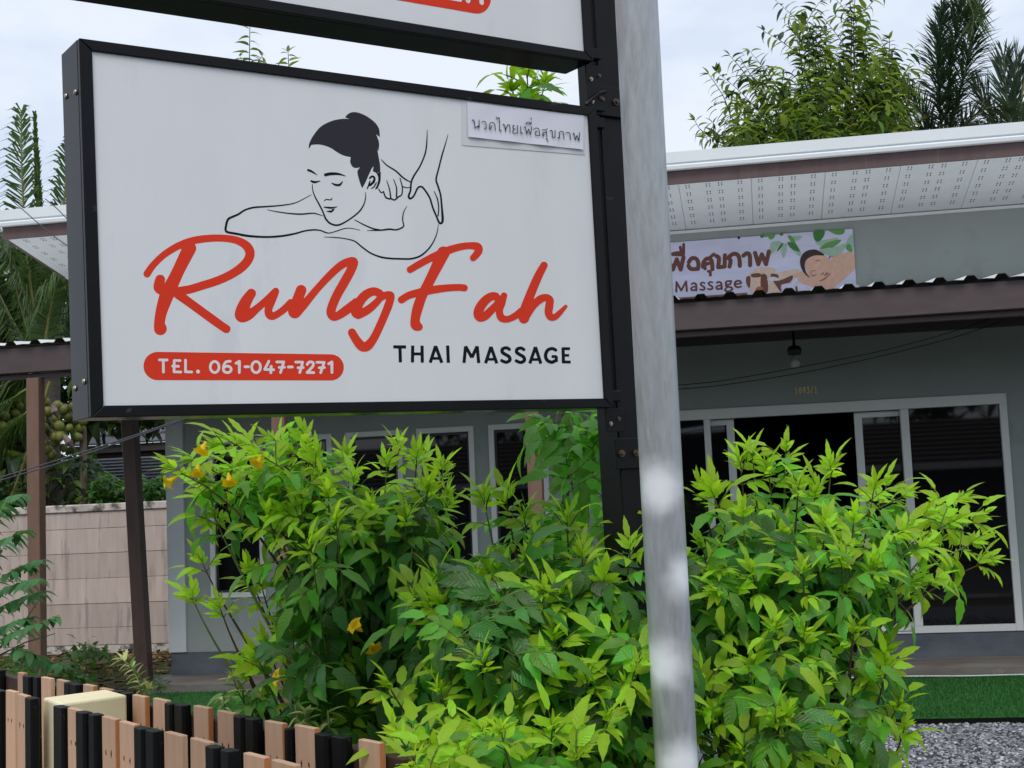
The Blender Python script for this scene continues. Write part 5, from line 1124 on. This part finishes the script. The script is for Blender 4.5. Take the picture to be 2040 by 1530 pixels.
def tree(label, trunk_px, brs, D, seed, group, size=1., fill=(), side=True, shade=(0, 0, 1, 1, 2), sp=.052, name='broadleaf_tree'):
    rn = random.Random(seed); b = at(trunk_px[0], 1000, D); b = np.array([b[0], b[1], 0]); root = thing(name, b, label, 'tree', group); items = []
    top = at(trunk_px[0], trunk_px[1], D); P = smooth3([b, (b+top)/2+np.array([.1, 0, 0]), top]); 
    MB().tube(P, list(np.linspace(.13, .05, len(P))), 8).build('trunk', treebark, root, smooth=True, rel=b)
    for br in brs:
        pts = [at(x, y, D+(rn.uniform(-.9, .9) if i == 0 else 0)+rn.uniform(-.2, .2)) for i, (x, y) in enumerate(br)]
        Q = leafy_branch(items, pts, rn, sp, shade, size)
        for j in (range(int(len(Q)*.2), int(len(Q)*.75), 4) if side and br[-1][0] > 1460 else ()):
            T_ = Q[j+1]-Q[j]; T_ /= np.linalg.norm(T_); dr = T_*rn.uniform(.2, .6)+np.array([rn.uniform(-.6, .6), rn.uniform(-.4, .4), rn.uniform(.1, .6)]); dr *= rn.uniform(.5, .9)
            S2 = leafy_branch(items, [Q[j], Q[j]+dr*.5+UPV*.03, Q[j]+dr], rn, sp, shade, size*.95, .1); MB().tube(S2, list(np.linspace(.008, .003, len(S2))), 4, cap=False).build('twig', treebark, root, rel=b)
        MB().tube(np.vstack([[top*.5+Q[0]*.5], Q]), [.022]+list(np.linspace(.014, .004, len(Q))), 4, cap=False).build('branch', treebark, root, rel=b)
    for (x0, x1, y0, y1, n_) in fill:
        for i in range(n_):
            x, y = rn.uniform(x0, x1), rn.uniform(y0, y1); d = D+rn.uniform(-1.2, 1.5)
            p = at(x, y, d); dr = np.array([rn.uniform(-.8, .8), rn.uniform(-.3, .3), rn.uniform(.2, .9)])*.5
            leafy_branch(items, [p, p+dr*.5, p+dr], rn, sp, shade, size, 0)
    foliage(root, TT, TTM, TLM, items, 300); return root
tg = 'trees behind the house'
tree('broad spreading tree with long drooping leaved branches behind the white eave', (1640, 330), [
    [(1560,330),(1450,290),(1400,262),(1384,240)], [(1560,300),(1470,250),(1440,190),(1412,148)], [(1580,320),(1480,300),(1420,285)], [(1570,260),(1530,200),(1500,170),(1480,152)], [(1600,240),(1560,190),(1540,165),(1518,150)],
    [(1620,220),(1600,150),(1590,90),(1570,35)], [(1640,200),(1635,130),(1620,80),(1605,40)], [(1690,220),(1695,120),(1697,50),(1690,-30)], [(1700,230),(1702,150),(1700,60),(1704,-10)], [(1740,240),(1760,170),(1770,120),(1772,78)], [(1730,240),(1735,170),(1722,110),(1718,90)],
    [(1660,260),(1650,180),(1640,110),(1612,60)], [(1780,260),(1790,210),(1810,190),(1818,180)], [(1600,290),(1540,240),(1500,215),(1470,205)], [(1500,310),(1440,270),(1400,275)], [(1660,300),(1700,240),(1740,210),(1790,190)]], 20.5, 5, tg, 1.0,
    [(1560, 1800, 215, 325, 150), (1470, 1640, 255, 325, 90), (1610, 1780, 150, 240, 60)])
tree('tip of a leafy tree showing in the gap between the two signs', (510, 420), [[(500,330),(496,200),(497,120),(498,40)], [(575,330),(573,200),(575,140),(574,104)], [(480,300),(490,180),(486,135),(478,112)], [(515,300),(508,180),(512,130),(522,112)]], 20.5, 8, tg, 1.0, [(470, 540, 200, 420, 40), (540, 610, 220, 420, 30)], shade=(0, 1, 1, 1), side=False)
# palms
pl1 = leafmat('palm_leaf', (.060, .115, .030), (.12, .24, .04), .25, .35, .5, .3); pl2 = leafmat('palm_leaf_dark', (.030, .060, .028), (.05, .10, .04), .2, .35, .5, .3); pl3 = leafmat('palm_leaf_yellow', (.15, .17, .035), (.25, .3, .05), .25, .4, .4, .3)
pst = mat('palm_stalk', (.17, .17, .05), .5, .4, var=.2); ptk = mat('palm_trunk', (.10, .085, .07), .9, .2, var=.3, scale=6, stretch=(1, 1, 5), bump=.4, bscale=30)
def frond(root, P, rn, n=46, L_=.6, m=0, droop=.6, plume=False, closed=0., wid=.03, ang=50, name='frond'):
    P = smooth3(P, 10); base = np.array(root.location); mb = MB()
    mb.tube(P, list(np.linspace(.03, .006, len(P))), 5, 1, cap=False)
    seg = np.linalg.norm(np.diff(P, axis=0), axis=1); cum = np.concatenate([[0], np.cumsum(seg)])
    for i in range(n):
        s = cum[-1]*(.12+.88*(i+.5)/n); j = min(np.searchsorted(cum, s)-1, len(P)-2); j = max(j, 0); q = P[j]+(P[j+1]-P[j])*((s-cum[j])/max(seg[j], 1e-6)); T_ = (P[j+1]-P[j])/max(seg[j], 1e-6)
        side = np.cross(T_, UPV); side = side/np.linalg.norm(side) if np.linalg.norm(side) > .15 else np.array([AXR[0], AXR[1], 0]); nrm = np.cross(side, T_)
        t = i/n; l = L_*(.45+.55*math.sin(PI*min(1, t*.85+.12)))*rn.uniform(.78, 1.1)
        angs = [0, PI] if not plume else [rn.uniform(0, 2*PI) for _ in range(4)]
        for ph in angs:
            r_ = math.cos(ph)*side+math.sin(ph)*nrm; a = math.radians(ang*(1-.45*t)+rn.uniform(-14, 14))*(1-closed)
            f = T_*math.cos(a)+r_*math.sin(a)+nrm*rn.uniform(-.1, .15)*(0 if plume else 1); f /= np.linalg.norm(f)
            k1 = q+f*l*.5-UPV*droop*l*.10*rn.uniform(.5, 1.5); k2 = q+f*l*.92-UPV*droop*l*.42
            w = np.cross(f, nrm if not plume else UPV+.1); w = w/(np.linalg.norm(w)+1e-6)*wid*.5
            lift = nrm*wid*.12
            mb.add([q-w*.5, q+w*.5, k1+w+lift, k1-w+lift, k2], [(0, 1, 2, 3), (3, 2, 4)], 0)
    return mb.build(name, [m, pst], root, rel=base)
def palm(label, px, py, D, th, seed, cat='palm tree', group='palms behind the house'):
    b = at(px, 1000, D); b = np.array([b[0], b[1], 0]); root = thing('palm_tree', b, label, cat, group)
    top = at(px, py, D); P = smooth3([b, (b+top)*.5, top]); MB().tube(P, list(np.linspace(th*1.2, th, len(P))), 10).build('trunk', ptk, root, smooth=True, rel=b)
    return root
rn = random.Random(4)
def fr(root, pts, D, **k):
    return frond(root, [at(x, y, D+(dd[0] if dd else 0)) for x, y, *dd in pts], rn, **k)
pa = palm('dark plume leaved palm rising highest behind the right of the roof', 1880, 300, 22, .12, 1)
for pts in ([(1880,300),(1890,170),(1905,60),(1915,-20),(1900,-90)], [(1880,300),(1872,200),(1868,110),(1880,20)], [(1882,300),(1910,190),(1935,90),(1940,10),(1925,-40)]): fr(pa, pts, 22, n=110, L_=.62, m=pl2, plume=True, droop=.35, wid=.03, ang=62)
fr(pa, [(1915,-60),(1925,-20),(1938,30),(1935,70)], 21.8, n=34, L_=.55, m=pl1, droop=1.0)
for pts in ([(1880,300),(1840,230),(1810,190),(1790,170)], [(1880,300),(1930,240),(1970,215),(2010,215)], [(1880,300),(1850,270),(1815,255),(1780,262)], [(1880,310),(1900,280),(1930,268),(1965,272)]): fr(pa, pts, 22, n=44, L_=.6, m=pl2, plume=True, droop=.6, wid=.026)
pb_ = palm('upright fan of dark fronds at the right edge behind the roof', 2030, 300, 23, .12, 2)
for pts in ([(2025,300),(2010,220),(2002,160),(2000,110)], [(2030,300),(2035,200),(2045,130),(2060,70)], [(2030,300),(1985,250),(1960,200),(1945,170)], [(2035,300),(2080,230),(2110,160),(2130,120)], [(2030,300),(2020,230),(2022,160),(2026,105)]): fr(pb_, pts, 23, n=44, L_=.75, m=pl2, droop=.1, wid=.03, ang=34)
for pts in ([(2030,310),(1980,260),(1940,250),(1900,262)], [(2035,310),(1990,280),(1960,275),(1930,285)], [(2030,300),(2050,230),(2070,210),(2090,215)]): fr(pb_, pts, 23, n=40, L_=.7, m=pl1, droop=.8, wid=.032)
pc_ = palm('low golden fronds of a palm just above the white eave', 1790, 320, 21, .1, 3)
for pts in ([(1790,320),(1775,270),(1768,240),(1760,222)], [(1790,320),(1800,275),(1812,250),(1830,240)], [(1790,320),(1750,285),(1725,270),(1705,262)]): fr(pc_, pts, 21, n=30, L_=.42, m=pl3, droop=.2, wid=.022, ang=38)
# coconut palms at the left
pd = palm('coconut palm with green nuts behind the left of the canopy', 100, 730, 20.6, .14, 4)
F_ = [([(85,735),(60,560),(45,380),(42,220)], pl1, .75, .5, 0), ([(88,735),(85,560),(76,380),(70,235)], pl1, .5, .1, .75), ([(92,735),(110,560),(128,400),(134,290)], pl1, .75, .5, 0), ([(80,735),(40,600),(5,450),(-30,330)], pl1, .75, .7, 0),
      ([(95,735),(140,590),(190,480),(240,420)], pl1, .75, .7, 0), ([(80,740),(30,650),(-20,560),(-80,520)], pl1, .8, .9, 0), ([(85,735),(62,640),(40,560),(10,500)], pl1, .8, .9, 0), ([(90,735),(95,640),(115,560),(150,520)], pl1, .7, 1., 0),
      ([(85,735),(75,650),(70,560),(90,470)], pl1, .7, .6, 0), ([(95,735),(120,660),(150,610),(190,590)], pl2, .7, 1., 0), ([(80,760),(20,800),(-30,870),(-60,960)], pl1, .75, .9, 0), ([(70,750),(20,760),(-20,800),(-50,850)], pl1, .8, 1., 0)]
for pts, m_, l_, dr_, clo in F_: fr(pd, pts, 20.6+rn.uniform(-.6, .6), n=120, L_=l_*1.08, m=m_, droop=dr_+1.0, closed=clo, wid=.031)
fr(pd, [(75,800),(50,825),(20,850),(-20,900)], 19.6, n=44, L_=.7, m=pl1, droop=1.2, wid=.03)
fr(pd, [(100,760),(55,900),(15,1010),(-5,1060)], 19.7, n=10, L_=.25, m=pl3, droop=1.0)
nutm = mat('green_coconut', (.10, .13, .022), .45, .4, var=.25, scale=6, col2=(.16, .15, .03), obj_rand=.4)
NUT = MB().lathe([(.01, -.13), (.06, -.112), (.1, -.06), (.112, .0), (.095, .06), (.055, .105), (.012, .12)], 12).mesh('coconut', nutm, True)
for (x, y) in [(95,820),(112,832),(92,838),(103,850),(118,848),(100,862),(88,852),(110,870),(93,885),(110,880),(126,892),(103,905),(120,868),(95,895),(90,800),(114,808),(135,828),(150,836),(138,852),(160,852),(155,870),(165,838),(10,828),(30,822),(38,808),(22,845),(5,850),(42,835),(146,810),(128,815)]:
    p = at(x, y, 20.0+rn.uniform(-.15, .15))-np.array(pd.location); link('coconut', NUT, pd, p, (rn.uniform(-.5, .5), rn.uniform(-.5, .5), rn.uniform(0, 6)), (rn.uniform(.5, .68),)*3)
spm = mat('dry_flower_sheath', (.16, .12, .11), .8, .2, var=.3)
for a_, b_ in (((105, 806), (118, 835)), ((128, 868), (150, 896)), ((60, 740), (72, 790))):
    q0, q1 = at(*a_, 19.7), at(*b_, 19.7); MB().tube([q0, (q0+q1)/2+[0, -.05, 0], q1], [.03, .06, .008], 6).build('flower_sheath', spm, pd, rel=pd.location)
# dense dark trees closing the view at the far left
def mass(label, boxes, D, seed, n, size, shade=(1, 2, 2, 2)):
    rn = random.Random(seed); b = at((boxes[0][0]+boxes[0][1])/2, 1000, D); b = np.array([b[0], b[1], 0]); root = thing('broadleaf_tree', b, label, 'tree', tg); items = []
    for (x0, x1, y0, y1) in boxes:
        for i in range(n):
            x, y = rn.uniform(x0, x1), rn.uniform(y0, y1); d = D+rn.uniform(-1.5, 2.0); p = at(x, y, d)
            f = np.array([rn.uniform(-1, 1), rn.uniform(-1, .4), rn.uniform(-.5, .7)]); items.append((rn.choice(shade)*3+rn.randint(0, 2), mat4(p, basis(f, UPV+.5*np.array([rn.uniform(-1, 1), rn.uniform(-1, 1), 0])), size*rn.uniform(.7, 1.3))))
    t_ = at((boxes[0][0]+boxes[0][1])/2, (boxes[0][2]+boxes[0][3])/2, D); MB().tube(smooth3([b, (b+t_)/2, t_]), [.2]*17, 8).build('trunk', treebark, root, rel=b)
    for k in range(5):
        q = at(rn.uniform(boxes[0][0], boxes[0][1]), rn.uniform(boxes[0][2], boxes[0][3]), D); MB().tube([b*.4+t_*.6, (t_+q)/2, q], [.1, .06, .02], 5).build('branch', treebark, root, rel=b)
    foliage(root, TT, TTM, TLM, items, 300)
mass('dark dense tree filling the view behind the coconut palm', [(-80, 150, 470, 690), (-80, 60, 700, 1000), (60, 380, 690, 860)], 24.5, 9, 1100, 1.7)
mass('dark bushy tree standing behind the panel wall beside the shingle roof', [(90, 190, 900, 1010), (-60, 100, 960, 1010)], 21.5, 10, 500, .9)
# green hedge along the top of the wall
hl_ = leafmat('hedge_leaf', (.045, .125, .022), (.10, .28, .03), .3, .35, .45, .35)
HTm = [simple(.10, .062, d_, .2, 4, 0) for d_ in (.2, .6, .9)]; HTM = [t.mesh('leaf', [hl_]) for t in HTm]
b = at(255, 1000, 20.0); b = np.array([b[0], b[1], 0]); hd_ = thing('hedge', b, 'low green leafy hedge growing over the top of the panel wall', 'hedge'); items = []
for i in range(1500):
    x = rn.uniform(180, 350); y = rn.uniform(950+8*math.sin(x*.11)+(10 if 225 < x < 235 else 0), 1008); p = at(x, y, rn.uniform(19.65, 20.5)); f = np.array([rn.uniform(-1, 1), rn.uniform(-1, .2), rn.uniform(-.6, .5)]); items.append((rn.randint(0, 2), mat4(p, basis(f, UPV+.4*np.array([rn.uniform(-1, 1), rn.uniform(-1, 1), 0])), rn.uniform(.7, 1.3))))
for x in (200, 240, 280, 320):
    q = at(x, 985, 20.1); MB().tube([np.array([q[0], q[1], 0]), q], [.02, .008], 5).build('stem', treebark, hd_, rel=b)
foliage(hd_, HTm, HTM, [hl_], items, 300)
# bare post behind the wall
p0 = at(168, 1000, 20.2); p0 = np.array([p0[0], p0[1], 0]); q = at(165, 850, 20.2)
tag(MB().tube([p0, q], [.06, .05], 8).build('timber_post', mat('old_timber', (.10, .075, .06), .9, .2, var=.3, scale=6), smooth=True), 'weathered round timber post behind the wall beside the coconuts', 'post')

# ------------------------------------------------------------------ small plants by the left fence
fl = leafmat('fern_leaflet', (.06, .19, .06), (.10, .34, .07), .3, .4, .35, .25)
def pinnate(root, P, rn, n=13, L_=.085, W_=.04):
    P = smooth3(P, 8); base = np.array(root.location); t = Tmpl(); mb = MB().tube(P, list(np.linspace(.005, .002, len(P))), 4, cap=False); t.add(mb.v, mb.f, 1)
    for i in range(n):
        s = (.1+.88*i/n)*(len(P)-1); j = min(int(s), len(P)-2); q = P[j]+(P[j+1]-P[j])*(s-j); T_ = P[j+1]-P[j]; T_ /= np.linalg.norm(T_); a = np.cross(T_, UPV); a /= np.linalg.norm(a)
        for sd in (-1, 1):
            f = a*sd*.9+T_*.45-UPV*rn.uniform(.15, .7); V, F = leaflet(L_*rn.uniform(.85, 1.1)*(.7+.5*math.sin(PI*(i+1)/(n+1))), W_, 5, .25, .5, 0); t.add(V, F, 0, basis(f, UPV+.2*T_), q)
    t.V = t.V-base; return link('frond', t.mesh('frond', [fl, stemg]), root)
b = gnd(20, 8.3); pf = thing('feather_leaved_sapling', b, 'sapling with long feathery green leaves at the left edge before the brown post', 'sapling')
MB().tube(smooth3([b, at(-20, 1250, 8.3), at(-25, 1080, 8.3)]), list(np.linspace(.02, .008, 17)), 6).build('stem', bark, pf, rel=b)
for pts in ([(-30,1090),(0,1020),(25,990),(48,984)], [(-30,1150),(0,1090),(30,1066),(56,1055)], [(-30,1180),(20,1140),(60,1122),(90,1115)], [(-30,1200),(20,1170),(55,1158),(84,1152)], [(-30,1230),(20,1200),(60,1188),(92,1176)], [(-30,1290),(20,1265),(70,1245),(118,1225)], [(-30,1275),(10,1250),(40,1235),(70,1228)], [(30,1290),(60,1300),(95,1318),(132,1325)], [(-30,1050),(-10,1020),(5,1010),(25,1010)]):
    pinnate(pf, [at(x, y, 8.2+rn.uniform(-.3, .3)) for x, y in pts], rn, 13, .10, .054)
for pts in ([(-10,1300),(40,1250),(75,1200)], [(-10,1310),(50,1280),(110,1262)]): MB().tube([at(x, y, 8.4) for x, y in pts], [.006, .004, .002], 4).build('twig', treebark, pf, rel=b)
# variegated cuttings
vg = leafmat('variegated_leaf', (.52, .56, .22), (.6, .62, .25), .3, .4, .35, .3); vg2 = leafmat('variegated_green', (.10, .22, .04), (.2, .42, .05), .3, .4, .35, .3)
VT = [simple(.055, .022, d_, .5, 5, m_) for m_ in (0, 1) for d_ in (.3, .7)]; VTM = [t.mesh('leaf', [vg, vg2]) for t in VT]
for lab, stems, D in (('variegated plant with pale edged leaves at the foot of the leaning post', [[(292,1420),(288,1370),(268,1335),(244,1315)], [(286,1420),(282,1390),(277,1360),(262,1330)], [(290,1420),(296,1375)]], 5.6),
                      ('variegated plant with cream edged leaves behind the middle pickets', [[(505,1450),(500,1420),(478,1385),(466,1355)], [(452,1440),(446,1410),(442,1395)], [(515,1450),(520,1420),(518,1395)], [(500,1450),(488,1410),(484,1380)]], 4.6),
                      ('small variegated plant peeping over the pickets under the shrub', [[(606,1470),(612,1440),(610,1424)], [(650,1470),(656,1450),(652,1440)], [(590,1460),(594,1440)]], 4.2)):
    b = gnd(stems[0][0][0], D); vr = thing('variegated_plant', b, lab, 'plant', 'variegated garden plants'); items = []
    for st in stems:
        P = smooth3([b]+[at(x, y, D+rn.uniform(-.05, .05)) for x, y in st], 8); MB().tube(P, .003, 4, cap=False).build('stem', stemg, vr, rel=b); k = 0; j0 = 8
        for j in range(j0, len(P), 2):
            T_ = P[j]-P[j-1]; T_ /= np.linalg.norm(T_); a = np.cross(T_, [0, -1, .3]); a /= np.linalg.norm(a)+1e-6
            f = a*(1 if k % 2 else -1)+T_*.7+np.array([0, rn.uniform(-.6, .3), 0]); items.append((rn.choice((0, 0, 1, 2, 3)), mat4(P[j], basis(f, UPV), rn.uniform(.8, 1.2)))); k += 1
        for _ in range(3): items.append((rn.choice((0, 1)), mat4(P[-1], basis(T_+np.array([rn.uniform(-.6, .6), rn.uniform(-.4, .4), 0]), UPV), .9)))
    foliage(vr, VT, VTM, [vg, vg2], items, 300)
# weeds and dead leaves on the soil behind the fence
wdl = leafmat('weed_leaf', (.04, .10, .02), (.09, .2, .03), .3, .45, .3, .35); WT = [simple(.09, .05, d_, .2, 4, 0) for d_ in (.3, .8)]; WTM = [t.mesh('leaf', [wdl]) for t in WT]
def weed(label, box, D0, D1, n, size=1.):
    xm = (box[0]+box[1])/2; b = onz(xm, box[3], .0); root = thing('weed_clump', b, label, 'plant', 'weeds on the soil by the wall'); items = []
    for i in range(n):
        u = rn.gauss(0, .33); x = xm+u*(box[1]-box[0])*.5; y = box[3]-(box[3]-box[2])*abs(rn.gauss(0, .45))*max(.2, 1-abs(u)); p = at(x, y, rn.uniform(D0, D1)); p[2] = max(p[2], .02)
        items.append((rn.randint(0, 1), mat4(p, basis(np.array([rn.uniform(-1, 1), rn.uniform(-1, .3), rn.uniform(-.4, .8)]), UPV+.3*np.array([rn.uniform(-1, 1), rn.uniform(-1, 1), 0])), size*rn.uniform(.6, 1.3))))
    for k in range(4): MB().tube([b, b+np.array([rn.uniform(-.2, .2), rn.uniform(-.1, .1), .2])], [.006, .003], 4).build('stem', stemg, root, rel=b)
    foliage(root, WT, WTM, [wdl], items, 300)
weed('dark green weed clump on the soil left of the leaning post', (90, 215, 1290, 1390), 11.5, 13, 420)
weed('low weeds spreading at the foot of the panel wall', (120, 240, 1275, 1310), 15.5, 17.5, 260)
weed('pale weed patch between the leaning post and the porch slab', (285, 345, 1320, 1375), 12.0, 13, 110, .6)
weed('weed tuft at the left edge behind the rear pickets', (-40, 110, 1285, 1370), 10, 12, 260)
ltm = [mat('dead_leaf_%s' % n_, c, .85, .15, var=.2, island=.35) for n_, c in (('brown', (.16, .085, .045)), ('tan', (.26, .17, .10)), ('dark', (.05, .03, .02)))]
pos = []; mi = []
for i in range(1800):
    p = H(rng.uniform(-10.5, -5.7), rng.uniform(11.0, 17.8), .012+rng.uniform(0, .02)); s = rng.uniform(.05, .13)
    q = np.array(Matrix.Rotation(rng.uniform(0, 2*PI), 4, 'Z') @ Matrix.Rotation(rng.uniform(-.35, .35), 4, 'X') @ Matrix.Rotation(rng.uniform(-.35, .35), 4, 'Y') @ Matrix.Diagonal((s*rng.uniform(.25, .6), s, s, 1))); q[:3, 3] = p+[0, 0, s*.12]; pos.append(q); mi.append(rng.choice(3, p=[.45, .3, .25]))
o = link('leaf_litter', scatter_mesh('leaf_litter', np.array([(0, -1, 0), (.5, -.2, .12), (0, 1, .05), (-.5, -.2, .12)]), [(0, 1, 2, 3)], ltm, mi, pos)); tag(o, 'dead brown leaves scattered on the soil before the panel wall', 'fallen leaves', kind='stuff')
grb = leafmat('grass_blade', (.07, .13, .025), (.14, .26, .04), .3, .5, .25, .4); pos = []
for i in range(9000):
    u = rng.uniform(-10.5, -5.7); w = rng.uniform(9.5, 17.5)
    if math.sin(u*2.1+w)*math.cos(w*1.3-u) < -.15: continue
    q = np.array(Matrix.Rotation(rng.uniform(0, 2*PI), 4, 'Z') @ Matrix.Rotation(rng.uniform(-.6, .6), 4, 'X') @ Matrix.Scale(rng.uniform(.5, 1.3), 4)); q[:3, 3] = H(u, w, 0); pos.append(q)
o = link('grass', scatter_mesh('grass', np.array([(-.005, 0, 0), (.005, 0, 0), (.002, .015, .07), (-.002, .015, .07)]), [(0, 1, 2, 3)], [grb], [0]*len(pos), pos)); tag(o, 'thin short grass growing on the soil by the wall', 'grass', kind='stuff')
# trees across the road, only reflected
mass_b = at(1020, 900, -16)
for i, (u, w, h) in enumerate(((-9, -22, 8), (6, -23, 9))):
    b = H(u, w, 0); root = thing('broadleaf_tree', b, ('round', 'tall')[i]+' dark tree behind the house across the road, only seen in reflections', 'tree', 'trees across the road'); items = []
    MB().tube([b, b+[0, 0, h*.6]], [.2, .1], 8).build('trunk', treebark, root, rel=b)
    for k in range(700):
        v = rng.normal(0, 1, 3); v /= np.linalg.norm(v); p = b+[0, 0, h*.7]+v*np.array([2.6, 2.2, 2.2])*rng.uniform(.5, 1)**.5; items.append((6+rn.randint(0, 2), mat4(p, basis(np.array([rn.uniform(-1, 1), rn.uniform(-1, 1), rn.uniform(-.5, .5)]), UPV), 2.6)))
    foliage(root, TT, TTM, TLM, items, 0)
